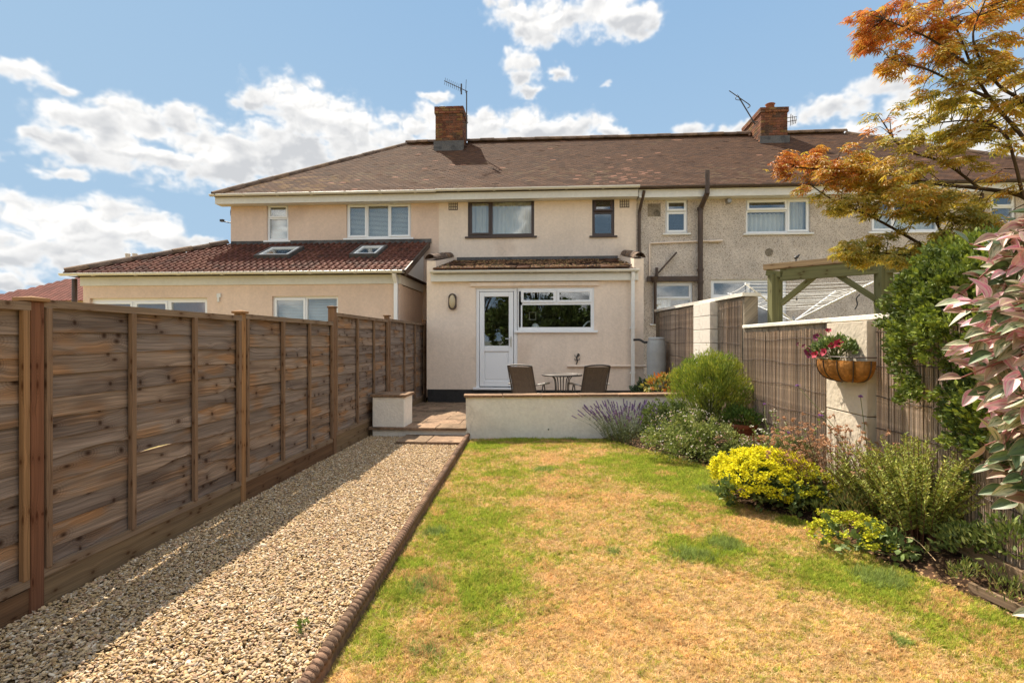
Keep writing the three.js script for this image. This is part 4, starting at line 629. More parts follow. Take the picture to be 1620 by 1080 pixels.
// ---- far left bungalow seen over the fence
{
  const h = thing('bungalow', 'distant red tiled hipped bungalow roof with chimney pots beyond the fence', 'house', [-33, 0, -36]);
  part(h, 'wall', [wallXY(-42, -22, 0, 4.0, -31, 0.3)], M.wallPink);
  const roof = part(h, 'roof', [poly([-34.5, 3.9, -30.6], [-21, 3.9, -30.6], [-24, 7.0, -36], [-27.5, 7.0, -36]), poly([-34.5, 3.9, -30.6], [-27.5, 7.0, -36], [-34.5, 3.9, -41])], M.pantile[0]);
  const S = S_DIR(3.1, -5.4), N = V(1, 0, 0).cross(S), list = [], r = rng(470), g = muv(new RoundedBoxGeometry(0.27, 0.36, 0.05, 1, 0.02));
  for (let s = 0; s < 6.1; s += 0.32) for (let x = -34.4; x < -21.2; x += 0.3) { if (x < mix(-34.4, -27.4, s / 6.2) || x > mix(-21.2, -24, s / 6.2)) continue; const k = 0.8 + 0.4 * r(); list.push([M4().makeBasis(V(1, 0, 0), S, N).setPosition(x, 3.95 + S.y * s, -30.6 + S.z * s + 0.05), rgb(0.24 * k, 0.085 * k, 0.065 * k)]); }
  many(h, 'roof_tiles', g, M.tile, list);
  const c = part(roof, 'chimney', bx(-28.5, -27.6, 5.6, 6.85, -35.2, -34.5), M.brick[1]);
  for (const x of [-28.4, -27.9]) part(h, 'chimney_pot', new THREE.LatheGeometry([[0.17, 0], [0.14, 0.4], [0.17, 0.45], [0.16, 0.52], [0.1, 0.5]].map(([a, b]) => new THREE.Vector2(a, b)), 10).translate(x + 0.1, 6.83, -34.85), M.blockCream);
}
// ---- aerials on the stacks, satellite dish on the left gable
{
  const a = thing('tv_aerial', 'long comb shaped aerial on a mast beside the left brick chimney', 'aerial', [-2.66, 8.0, -17.1]), z = -17.1;
  part(a, 'mast', [cyl([-2.63, 7.8, z], [-2.63, 9.34, z], 0.02, 0.02, 6), cyl([-2.8, 8.55, z], [-2.58, 8.55, z], 0.012), cyl([-2.8, 8.35, z], [-2.58, 8.35, z], 0.012)], M.metalDark);
  part(a, 'boom', cyl([-2.6, 9.32, z], [-3.33, 9.66, z + 0.05], 0.013, 0.013, 5), M.metalDark);
  part(a, 'reflector', [bx(-2.815, -2.775, 9.24, 9.56, z - 0.02, z + 0.04), cyl([-2.66, 9.28, z], [-2.64, 9.7, z], 0.008, 0.008, 5)], M.metalDark);
  for (let i = 0; i < 9; i++) { const t = 0.3 + i * 0.085, x = mix(-2.6, -3.33, t), y = mix(9.32, 9.66, t); part(a, 'element', cyl([x - 0.02, y - 0.1, z], [x + 0.02, y + 0.1, z + 0.05], 0.006, 0.006, 4), M.metalDark); }
  const b = thing('tv_aerial', 'tilted thin aerial leaning left from the right brick chimney', 'aerial', [6.15, 8.0, -16.9]), zz = -16.85;
  part(b, 'mast', cyl([6.12, 7.95, zz], [5.62, 8.82, zz], 0.018, 0.018, 6), M.metalDark);
  part(b, 'boom', cyl([5.36, 8.98, zz], [5.93, 8.56, zz], 0.014, 0.014, 5), M.metalDark);
  part(b, 'bracket', [tube([[5.6, 8.86, zz], [5.55, 8.72, zz], [5.7, 8.68, zz]], 0.01, 5), tube([[5.93, 8.56, zz], [5.97, 8.5, zz], [5.9, 8.44, zz]], 0.016, 5), cyl([6.05, 8.02, zz], [6.2, 8.02, zz], 0.015)], M.metalDark);
  const c = thing('tv_aerial', 'small rusty grid aerial on the far side of the right chimney', 'aerial', [7.35, 8.0, -16.9]);
  part(c, 'grid', [0, 1, 2, 3].map((i) => cyl([7.16 + i * 0.05, 7.9 + 0.02 * i, -16.9], [7.18 + i * 0.05, 8.25 - 0.04 * i, -16.9], 0.01, 0.01, 4)).concat([0, 1].map((i) => cyl([7.08, 8.02 + i * 0.12, -16.9], [7.35, 8.06 + i * 0.1, -16.9], 0.01, 0.01, 4))), M.brownPipe);
  const d = thing('satellite_dish', 'small dish seen edge-on at the left gable of the beige house', 'satellite dish', [-8.5, 4.7, -14.1]);
  part(d, 'dish', new THREE.SphereGeometry(0.36, 16, 8, 0, 6.283, 0, 0.75).rotateZ(Math.PI / 2 + 0.2).scale(0.8, 1, 1).translate(-8.32, 4.9, -14.3), M.metalGrey);
  part(d, 'arm', [cyl([-8.5, 4.62, -14.1], [-8.72, 4.66, -14.05], 0.014), bx(-8.79, -8.7, 4.65, 4.71, -14.08, -14.0)], M.metalDark);
}

// ================================================================ FENCE, WALLS, PATIO
{
  const f = thing('lap_fence', 'weathered brown overlap panel fence with capped posts beside the gravel path', 'fence', [-2.82, 0, -6]);
  const r = rng(501);
  const boardGeo = (za, zb, y, h, seed, bumps) => {     // a waney-edged lap board, its lower edge standing out towards the garden
    const q = rng(seed), n = 26, pos = [], uv = [], L = za - zb, uo = q() * 9, vo = q() * 9, ph = q() * 6, bow = (q() - 0.5) * 0.012, th = 0.009;
    const edge = (t) => { let e = 0.007 * Math.sin(t * 4 + ph) + 0.006 * (wn(t * L * 6 + seed * 3.7, 1.5, 511) - 0.5) + bow * Math.sin(t * 3.14); for (const [c, w, a] of bumps) e += a * Math.exp(-(((t - c) / w) ** 2)); return e; };
    const rows = [];
    for (let i = 0; i <= n; i++) {
      const t = i / n, z = mix(za, zb, t), e = edge(t), tilt = 0.013 + 0.004 * Math.sin(t * 5 + ph) + bumps.reduce((s, [c, w, a]) => s + a * 0.25 * Math.exp(-(((t - c) / w) ** 2)), 0);
      rows.push([[-2.838, y + h, z], [-2.838 + tilt, y + e, z], [-2.838 + tilt - th, y + e, z], [-2.838 - th, y + h, z]]);
    }
    for (let i = 0; i < n; i++) for (let k = 0; k < 4; k++) {
      const a = rows[i][k], b = rows[i][(k + 1) % 4], c = rows[i + 1][(k + 1) % 4], d = rows[i + 1][k];
      for (const p of [a, b, c, a, c, d]) { pos.push(...p); uv.push(p[2] + uo, p[1] + vo + (p[0] + 2.8) * 1.0); }
    }
    const g = new THREE.BufferGeometry(); g.setAttribute('position', new THREE.Float32BufferAttribute(pos, 3)); g.setAttribute('uv', new THREE.Float32BufferAttribute(uv, 2)); g.computeVertexNormals();
    return g;
  };
  const panels = [
    { za: -0.85, zb: -2.768, y0: 0.13, y1: 1.665, bat: [-1.45, -2.05, -2.735], rail: M.rail, gb: M.gravelBoardDark, gy: 0.12, warm: M.battenWarm },
    { za: -2.832, zb: -4.79, y0: 0.15, y1: 1.685, bat: [-2.87, -3.49, -4.14, -4.75], rail: M.rail, gb: M.gravelBoard, gy: 0.16, warm: M.batten },
    { za: -4.85, zb: -6.895, y0: 0.16, y1: 1.705, bat: [-4.89, -5.57, -6.21, -6.86], rail: M.rail, gb: M.gravelBoardDark, gy: 0.165, warm: M.batten },
    { za: -6.965, zb: -9.288, y0: 0.22, y1: 1.83, bat: [-7.01, -7.8, -8.55, -9.25], rail: M.rail, gb: M.gravelBoard, gy: 0.22, warm: M.batten },
    { za: -9.352, zb: -12.1, y0: 0.22, y1: 1.85, bat: [-9.4, -10.37, -11.21, -12.0], rail: M.rail, gb: M.gravelBoard, gy: 0.22, warm: M.batten },
  ];
  const gaps = { '1,4': [[0.45, 0.17, 0.043]], '1,3': [[0.6, 0.1, 0.042]], '1,6': [[0.86, 0.1, 0.042]], '1,2': [[0.82, 0.09, 0.042]], '1,7': [[0.93, 0.05, 0.044]], '1,5': [[0.2, 0.16, 0.040]], '2,6': [[0.42, 0.06, 0.042]] };
  panels.forEach((p, k) => {
    const x = -2.80;
    const pan = part(f, 'panel', [beam([x - 0.022, p.y1 - 0.02, p.za], [x - 0.022, p.y1 - 0.02, p.zb], 0.06, 0.045)], p.rail);
    part(pan, 'bottom_rail', beam([x - 0.012, p.y0 + 0.025, p.za], [x - 0.012, p.y0 + 0.025, p.zb], 0.03, 0.05), p.rail);
    const cnt = 12, step = (p.y1 - p.y0 - 0.08) / cnt;
    for (let i = 0; i < cnt; i++) part(pan, 'board', boardGeo(p.za, p.zb, p.y0 + 0.02 + i * step, step + 0.034, 520 + k * 20 + i, gaps[k + ',' + i] ?? []), M.board[Math.floor(r() * 4)]);
    p.bat.forEach((z, i) => part(pan, 'batten', vg(rbx(x - 0.018, x + 0.012 + 0.004 * (i & 1), p.y0 + 0.045, p.y1 - 0.042, z - 0.019, z + 0.019, 0.004)), k === 0 && i === 2 ? M.battenWarm : p.warm));
    part(f, 'gravel_board', [rbx(x - 0.05, x - 0.004, -0.05, p.gy, p.zb - 0.02, p.za + 0.02, 0.004), rbx(x - 0.055, x - 0.036, p.gy - 0.02, p.y0 + 0.06, p.zb - 0.02, p.za + 0.02, 0.004)], p.gb);
  });
  for (const [z, w, top, mat, cap] of [[-2.80, 0.078, 1.672, M.postRed, 0.115], [-4.82, 0.074, 1.71, M.postPine, 0.108], [-6.93, 0.085, 1.89, M.postBrown, 0.105], [-9.32, 0.078, 1.89, M.postBrown, 0.11], [-12.15, 0.08, 1.92, M.postBrown, 0.11]]) {
    const po = part(f, 'post', vg(rbx(-2.868, -2.868 + w, -0.1, top, z - w / 2, z + w / 2, 0.006)), mat);
    part(po, 'post_cap', [rbx(-2.868 + w / 2 - cap / 2, -2.868 + w / 2 + cap / 2, top, top + 0.022, z - cap / 2, z + cap / 2, 0.005), muv(new THREE.ConeGeometry(cap * 0.66, 0.01, 4).rotateY(Math.PI / 4).translate(-2.868 + w / 2, top + 0.026, z))], mat === M.postRed ? M.battenWarm : mat);
  }
}
{
  const e = thing('lawn_edging', 'rope-topped brown concrete edging between gravel path and lawn', 'edging', [-1.1, 0, -5]);
  const unit = (k) => {
    const gs = [rbx(-0.024, 0.024, -0.1, 0.012, -0.299, 0.299, 0.006)], n = 13;
    for (let i = 0; i < n; i++) gs.push(muv(new THREE.SphereGeometry(1, 9, 7).scale(0.033, 0.03, 0.027).applyMatrix4(M4().makeShear(0, 0, 0, 0, 0.5, 0)).translate(0, 0.022, -0.277 + i * 0.0462)));
    return merged(gs);
  };
  const u = unit(0), r = rng(530);
  for (let i = 0; i < 12; i++) { const z = -1.25 - i * 0.604 - 0.3; piece(e, 'edging_stone', u, M.edging[Math.floor(r() * 3)], at(kerbX(z) + 0.004 * (r() - 0.5), 0.012 + 0.006 * (r() - 0.5), z, (r() - 0.5) * 0.012, 0.033 + (r() - 0.5) * 0.02, 0)); }
}
// patio of slabs with a low white wall, a pier and one step down to the path
{
  const base = struct('patio', [bx(-2.79, -1.27, -0.05, 0.09, -11.8, -8.32), bx(-1.27, 2.4, -0.05, 0.09, -11.8, -8.9)], M.mortar, [0, 0, -10]);
  const r = rng(540);
  for (let j = 0; j < 8; j++) for (let i = -1; i < 10; i++) {
    let z1 = -8.21 - j * 0.452; const x0 = Math.max(-2.78, -2.95 + i * 0.604 + (j & 1) * 0.3), x1 = Math.min(2.3, -2.95 + (i + 1) * 0.604 + (j & 1) * 0.3 - 0.008);
    if (x1 - x0 < 0.08 || (x0 > -1.4 && j === 0)) continue;
    if (x1 > -1.25 && j) z1 = Math.min(z1, -8.47 - 0.147 * (x1 + 1.28)); if (z1 < -8.21 - (j + 1) * 0.452 + 0.06) continue;
    const xa = x0, xb = j === 0 ? Math.min(x1, -1.27) : x1; if (xb - xa < 0.06) continue;
    const dy = (r() - 0.5) * 0.005;
    part(base, 'paving_slab', rbx(xa, xb, 0.102, 0.145 + dy, Math.max(-8.21 - j * 0.452 - 0.444, -11.7), z1, 0.006), M.slab[Math.floor(r() * 3)]);
  }
  for (const [a, b] of [[-2.2, -1.76], [-1.75, -1.27]]) part(base, 'paving_slab', rbx(a, b, -0.03, 0.032, -8.27, -7.66, 0.006), M.slab[Math.floor(r() * 3)]);
  const step = thing('step', 'white rendered step edge with paving slab tread above gravel path', 'step', [-1.75, 0, -8.3]);
  part(step, 'riser', bx(-2.235, -1.27, -0.05, 0.1, -8.5, -8.255), M.whiteWall);
  const pier = thing('garden_pier', 'short white rendered pier with stone cap beside the fence', 'pier', [-2.48, 0, -8.5]);
  part(pier, 'pier_body', rbx(-2.735, -2.235, -0.05, 0.60, -8.75, -8.26, 0.012, 2), M.whiteWall);
  part(pier, 'cap', rbx(-2.76, -2.205, 0.602, 0.64, -8.78, -8.235, 0.006), M.coping[1]);
  const w = thing('patio_wall', 'low white rendered garden wall capped with buff stone slabs before the patio', 'wall', [-1.28, 0, -8.28]);
  const A = V(-1.285, 0, -8.28), D = V(3.53, 0, -0.52), L = D.length(), d = D.clone().normalize(), n = V(-d.z, 0, d.x).multiplyScalar(-1);
  const B = M4().makeBasis(d, V(0, 1, 0), V(-d.z, 0, d.x)).setPosition(A);
  const loc = (g) => muv(g).applyMatrix4(B);
  part(w, 'wall_body', loc(new THREE.BoxGeometry(L, 0.65, 0.2, 40, 8, 1).translate(L / 2, 0.275, -0.1)), M.whiteWall);
  for (let i = 0; i < 6; i++) { const x0 = -0.03 + i * 0.6; part(w, 'coping_slab', loc(new RoundedBoxGeometry(0.592, 0.036, 0.27, 1, 0.007).translate(x0 + 0.296, 0.619 + (r() - 0.5) * 0.004, -0.1)), M.coping[i & 1]); }
  part(w, 'weep_hole', loc(new THREE.CylinderGeometry(0.012, 0.012, 0.02, 8).rotateX(Math.PI / 2).translate(1.27, 0.1, 0)), M.black);
}
// boundary wall on the right: upper and lower runs, painted coping, block piers, reed screening wired to its face
function reeds(parent, A, B, y0, y1, seed, lean = 0) {   // A, B: foot points [x, z]
  const r = rng(seed), L = Math.hypot(B[0] - A[0], B[1] - A[1]), n = Math.floor(L / 0.0115), list = [], dx = (B[0] - A[0]) / L, dz = (B[1] - A[1]) / L, pal = [[0.58, 0.51, 0.44], [0.49, 0.43, 0.38], [0.66, 0.57, 0.48], [0.41, 0.35, 0.30], [0.56, 0.47, 0.39], [0.49, 0.45, 0.42]];
  const g = new THREE.CylinderGeometry(0.85, 1, 1, 5, 1);
  for (let i = 0; i < n; i++) {
    const s = (i + r()) * 0.0115, c = pal[Math.floor(r() * 6)], k = (0.7 + 0.5 * r()) * (0.8 + 0.4 * wn(s * 2, seed, 551)), top = y1 - 0.03 * r() * r() - 0.02 * wn(s * 5, 3, 552), h = top - y0, th = 0.0042 + 0.0034 * r();
    list.push([at(A[0] + dx * s - 0.006 * r() * 1.4, y0 + h / 2, A[1] + dz * s, (r() - 0.5) * 0.02, 0, (r() - 0.5) * 0.012, th, h, th), rgb(c[0] * k, c[1] * k, c[2] * k)]);
  }
  many(parent, 'reeds', g, M.reed, list);
  for (let y = y1 - 0.12; y > y0 + 0.05; y -= 0.27) { const pts = []; for (let s = 0; s <= L; s += 0.09) pts.push([A[0] + dx * s - 0.016, y + 0.014 * Math.sin(s * 4 + y * 9) + 0.008 * (r() - 0.5), A[1] + dz * s]); if (pts.length > 2) part(parent, 'wire', tube(pts, 0.0035, 4, pts.length * 2), M.brownPlastic); }
}
{
  const w = thing('boundary_wall', 'lower white-capped block wall on the right with hanging basket pier', 'wall', [2.9, 0, -5]);
  part(w, 'wall_body', bx(2.8, 3.0, -0.05, 1.64, -8.12, -1.3), M.blockGrey);
  part(w, 'coping', [rbx(2.765, 3.05, 1.642, 1.69, -8.12, -3.9, 0.01), rbx(2.77, 3.05, 1.643, 1.688, -3.895, -1.3, 0.01)], M.whiteWall);
  const r = rng(560);
  for (let i = 0, y = -0.02; y < 1.6; i++, y += 0.415) part(w, 'pier_block', muv(new RoundedBoxGeometry(0.16, Math.min(0.408, 1.638 - y), 0.69, 2, 0.008).translate(2.79 + (r() - 0.5) * 0.004, y + Math.min(0.408, 1.638 - y) / 2, -5.24)), M.blockCream);
  part(w, 'pier_joint', bx(2.722, 2.79, 0, 1.62, -5.57, -4.91), M.mortar);
  const s1 = thing('reed_screen', 'sunlit grey reed screening on the lower wall left of the basket pier', 'screen', [2.77, 0, -6.8], 'reed screens on the right wall');
  reeds(s1, [2.785, -8.1], [2.785, -5.61], 0.0, 1.6, 571);
  const s2 = thing('reed_screen', 'brown reed screening beside the basket pier, partly behind the climbing shrub', 'screen', [2.77, 0, -3.2], 'reed screens on the right wall');
  reeds(s2, [2.785, -4.87], [2.785, -1.5], 0.0, 1.645, 572);

  const u = thing('boundary_wall', 'taller wall section with white painted cap and white block pier behind', 'wall', [2.6, 0, -10]);
  const A = [2.33, -12.3], B = [2.80, -8.14], dir = V(B[0] - A[0], 0, B[1] - A[1]).normalize(), off = 0.1;
  part(u, 'wall_body', beam([A[0] + off, 1.03, A[1]], [B[0] + off, 1.03, B[1]], 0.2, 2.14), M.blockGrey);
  part(u, 'coping', beam([A[0] + off, 2.135, A[1]], [B[0] + off, 2.135, B[1] + 0.02], 0.27, 0.05), M.whiteWall);
  const ang = Math.atan2(dir.x, dir.z);
  for (let i = 0, y = 0.1; y < 2.08; i++, y += 0.222) part(u, 'pier_block', muv(new RoundedBoxGeometry(0.2, Math.min(0.216, 2.108 - y), 0.72, 2, 0.008)).rotateY(ang).translate(2.63, y + Math.min(0.216, 2.108 - y) / 2, -9.4), M.whiteWall);
  const s3 = thing('reed_screen', 'grey reed screening on the taller wall left of the white pier', 'screen', [2.5, 0, -10.8], 'reed screens on the right wall');
  reeds(s3, [2.37, -12.0], [2.61, -9.8], 0.3, 2.09, 573);
  const s4 = thing('reed_screen', 'narrow strip of reed screening right of the white block pier', 'screen', [2.74, 0, -8.6], 'reed screens on the right wall');
  reeds(s4, [2.71, -9.02], [2.785, -8.18], 0.1, 2.08, 574);
}
{
  const b = thing('water_butt', 'tall ribbed grey water butt beside the cream kitchen corner', 'water butt', [2.15, 0.1, -11.3]);
  const prof = [[0, 0.5], [0.165, 0.5], [0.172, 0.56], [0.182, 0.74], [0.187, 0.755], [0.182, 0.77], [0.19, 0.98], [0.195, 0.995], [0.19, 1.01], [0.192, 1.22], [0.197, 1.235], [0.192, 1.25], [0.185, 1.4], [0.16, 1.48], [0.15, 1.5]].map(([a, y]) => new THREE.Vector2(a, y));
  part(b, 'barrel', muv(new THREE.LatheGeometry(prof, 28).translate(2.15, 0, -11.3)), M.butt);
  part(b, 'lid', muv(new THREE.LatheGeometry([[0, 1.545], [0.13, 1.54], [0.162, 1.525], [0.162, 1.495], [0.15, 1.49]].map(([a, y]) => new THREE.Vector2(a, y)), 28).translate(2.15, 0, -11.3)), M.butt);
  part(b, 'stand', [bx(1.99, 2.31, 0.14, 0.2, -11.46, -11.14), bx(2.01, 2.29, 0.2, 0.5, -11.44, -11.16)], M.black);
  part(b, 'hose', tube([[1.73, 1.49, -11.55], [1.85, 1.49, -11.52], [1.93, 1.44, -11.42], [1.99, 1.44, -11.35]], 0.025, 8), M.black);
}
// ---- chairs and table on the patio
function makeChair(label, x, z, turn) {
  const c = thing('garden_chair', label, 'chair', [x, 0.145, z], 'reclining chairs on the patio');
  baseOf.set(c, [0, 0, 0]); c.rotation.y = turn; c.scale.setScalar(0.9);
  const w = 0.25, bk = (t) => [mix(0.44, 0.99, t), mix(0.19, 0.40, t)];
  const sheet = (pts, th) => { const gs = []; for (let i = 0; i < pts.length - 1; i++) { const [y0, z0] = pts[i], [y1, z1] = pts[i + 1]; gs.push(beam([0, y0, z0], [0, y1, z1], 2 * w - 0.02, th)); } return gs; };
  const bp = [0, 0.25, 0.5, 0.75, 1].map((t) => { const [y, zz] = bk(t); return [y, zz - 0.02 * Math.sin(t * 3.14)]; });
  part(c, 'back_sling', sheet(bp, 0.006), M.sling);
  part(c, 'seat_sling', sheet([[0.45, -0.27], [0.43, -0.1], [0.425, 0.05], [0.44, 0.19]], 0.006), M.sling);
  part(c, 'frame', [...[-1, 1].map((s) => tube([[s * w, 0.40, -0.28], [s * w, 0.43, 0.0], [s * w, 0.44, 0.17], [s * w, 0.72, 0.30], [s * w, 1.0, 0.405]], 0.014, 8, 24)), tube([[-w, 1.0, 0.405], [-w * 0.5, 1.018, 0.413], [w * 0.5, 1.018, 0.413], [w, 1.0, 0.405]], 0.015, 8), cyl([-w, 0.43, -0.28], [w, 0.43, -0.28], 0.014), cyl([-w, 0.43, 0.16], [w, 0.43, 0.16], 0.012)], M.metalDark);
  for (const s of [-1, 1]) {
    part(c, 'armrest', [muv(new RoundedBoxGeometry(0.055, 0.028, 0.48, 2, 0.012).translate(s * 0.305, 0.655, 0.0)), muv(new RoundedBoxGeometry(0.07, 0.03, 0.16, 2, 0.012).translate(s * 0.305, 0.656, -0.14))], M.armRest);
    part(c, 'leg', [cyl([s * 0.3, 0.65, 0.02], [s * 0.3, 0.01, 0.24], 0.012, 0.012, 8)], M.metalDark);
    part(c, 'leg', [cyl([s * 0.3, 0.65, -0.02], [s * 0.3, 0.01, -0.26], 0.012, 0.012, 8)], M.metalDark);
    part(c, 'bracket', [cyl([s * w, 0.43, -0.1], [s * 0.31, 0.43, -0.12], 0.012), cyl([s * w, 0.64, 0.27], [s * 0.31, 0.65, 0.14], 0.01), cyl([s * 0.3, 0.3, 0.14], [s * 0.3, 0.3, -0.14], 0.008)], M.metalDark);
  }
  return c;
}
makeChair('brown sling recliner left of the round table, its back to us', -0.36, -9.42, -0.42);
makeChair('brown sling recliner right of the round table, by the downpipe', 0.65, -9.42, 0.36);
{
  const t = thing('garden_table', 'small round dark bistro table between the two patio chairs', 'table', [0.2, 0.145, -9.4]), y = 0.145;
  part(t, 'tabletop', [new THREE.CylinderGeometry(0.335, 0.335, 0.012, 40).translate(0.2, y + 0.742, -9.4)], M.tabletop);
  part(t, 'rim', [new THREE.TorusGeometry(0.335, 0.014, 8, 44).rotateX(Math.PI / 2).translate(0.2, y + 0.738, -9.4)], M.metalDark);
  for (let i = 0; i < 8; i++) { const a = i * Math.PI / 4 + 0.2, c = Math.cos(a), s = Math.sin(a), P = (r, h) => [0.2 + c * r, y + h, -9.4 + s * r]; part(t, 'leg', tube([P(0.2, 0.73), P(0.14, 0.68), P(0.115, 0.45), P(0.12, 0.25), P(0.26, 0.01)], 0.009, 6, 18), M.metalDark); }
  part(t, 'ring', [0.42, 0.25].map((h) => new THREE.TorusGeometry(0.125, 0.008, 6, 28).rotateX(Math.PI / 2).translate(0.2, y + h, -9.4)), M.metalDark);
}
// ---- pergola and clothes airer next door
{
  const p = thing('pergola', 'green painted timber pergola with bare top plank beyond the right wall', 'pergola', [3.6, 0, -7.4]);
  const P1 = [3.14, -7.9], P2 = [4.1, -7.05], d = V(P2[0] - P1[0], 0, P2[1] - P1[1]).normalize(), Q = (s, y) => [P1[0] + d.x * s, y, P1[1] + d.z * s], L = Math.hypot(P2[0] - P1[0], P2[1] - P1[1]);
  for (const [x, z] of [P1, P2]) part(p, 'post', vg(muv(new RoundedBoxGeometry(0.15, 2.42, 0.15, 1, 0.008).translate(0, 1.19, 0))).rotateY(0.05).translate(x, 0, z), M.pergola);
  part(p, 'beam', [beam(Q(-0.03, 2.37), Q(L + 2.2, 2.37), 0.06, 0.16), beam(Q(-0.22, 2.42), Q(0, 2.38), 0.06, 0.08)].map((g) => g.translate(-d.z * -0.1, 0, 0.11)), M.pergola);
  part(p, 'top_plank', [beam(Q(-0.13, 2.5), Q(L + 2.2, 2.5), 0.17, 0.075), beam(Q(0.5, 2.455), Q(L + 1, 2.458), 0.1, 0.015)], M.pergolaBare);
  for (const [s, e] of [[0.08, 0.5], [L - 0.08, L - 0.5], [L + 0.08, L + 0.55]]) part(p, 'brace', beam(Q(s, 1.98), Q(e, 2.32), 0.06, 0.07), M.pergola);
  part(p, 'hook', tube([[3.9, 2.05, -7.2], [3.86, 2.0, -7.2], [3.87, 1.92, -7.2], [3.84, 1.86, -7.2]], 0.008, 5), M.black);
  const b = thing('bird_ornament', 'small dark bird shaped finial on top of the bare pergola plank', 'ornament', [...Q(0.28, 2.54)]), o = Q(0.28, 2.54);
  part(b, 'body', [new THREE.SphereGeometry(1, 10, 8).scale(0.035, 0.022, 0.02).rotateZ(0.5).translate(o[0], o[1] + 0.06, o[2]), cyl([o[0] - 0.01, o[1], o[2]], [o[0], o[1] + 0.05, o[2]], 0.008, 0.005), new THREE.SphereGeometry(0.015, 8, 6).translate(o[0] + 0.03, o[1] + 0.09, o[2]), new THREE.ConeGeometry(0.006, 0.02, 5).rotateZ(-1.3).translate(o[0] + 0.05, o[1] + 0.092, o[2])], M.black);
}
{
  const a = thing('rotary_airer', 'open rotary clothes airer strung with pale cord behind the right wall', 'clothes airer', [3.95, 0, -9.2]), X = 3.95, Z = -9.2;
  part(a, 'mast', cyl([X, 0, Z], [X, 1.86, Z], 0.022), M.metalGrey);
  const tip = (k, t) => { const g = 0.62 + k * Math.PI / 2; return [X + Math.cos(g) * 1.25 * t, 1.78 + 0.55 * t, Z - Math.sin(g) * 1.25 * t]; };
  for (let k = 0; k < 4; k++) part(a, 'arm', cyl(tip(k, 0.02), tip(k, 1), 0.013, 0.013, 6), M.upvc);
  for (let k = 0; k < 4; k++) for (let i = 0; i < 8; i++) { const t = 0.42 + i * 0.08, p = tip(k, t), q = tip(k + 1, t); part(a, 'cord', tube([p, [(p[0] + q[0]) / 2, (p[1] + q[1]) / 2 - 0.02, (p[2] + q[2]) / 2], q], 0.0045, 4, 6), M.cord); }
  part(a, 'peg', [bx(3.9, 3.92, 2.1, 2.17, -9.0, -8.99)], M.black);
}
{
  const p = thing('plank', 'weathered grey timber plank lying as bed edging under the pink shrub', 'plank', [3.0, 0, -3.9]);
  part(p, 'board', beam([2.72, 0.075, -4.3], [2.74, 0.07, -3.0], 0.035, 0.11), M.rail);
  const q = thing('plank', 'low sunken edging board along the lawn below the pink shrub', 'plank', [2.6, 0, -3.2]);
  part(q, 'board', beam([2.5, -0.005, -3.45], [2.6, -0.01, -3.0], 0.025, 0.05), M.rail);
}

// ================================================================ PLANTS
function leafGeo(l, w, fold = 0.25, droop = 0.15) {       // a pointed leaf along +y, folded on its midrib
  const P = (t, s) => { const k = w * Math.sin(Math.pow(t, 0.8) * Math.PI) * 0.5; return [s * k, l * t, Math.abs(s) * k * fold - droop * l * t * t]; };
  const pos = [], t = [0, 0.4, 0.75, 1];
  for (let i = 0; i < 3; i++) for (const s of [-1, 1]) { const a = P(t[i], 0), b = P(t[i], s), c = P(t[i + 1], s), d = P(t[i + 1], 0); if (i > 0) pos.push(...a, ...b, ...c); pos.push(...a, ...c, ...d); }
  const g = new THREE.BufferGeometry(); g.setAttribute('position', new THREE.Float32BufferAttribute(pos, 3)); g.setAttribute('uv', new THREE.Float32BufferAttribute(new Float32Array(pos.length / 3 * 2), 2)); g.computeVertexNormals();
  return g;
}
const UP = V(0, 1, 0), qa = new THREE.Quaternion(), qb = new THREE.Quaternion();
const orient = (p, dir, spin, s) => M4().compose(p, qa.setFromUnitVectors(UP, dir.clone().normalize()).clone().multiply(qb.setFromAxisAngle(UP, spin)), typeof s === 'number' ? V(s, s, s) : s);
const gauss = (r) => (r() + r() + r() + r() - 2) * 0.9;
const pick = (r, list) => { const c = list[Math.floor(r() * list.length)], k = 0.75 + 0.5 * r(); return rgb(c[0] * k, c[1] * k, c[2] * k); };
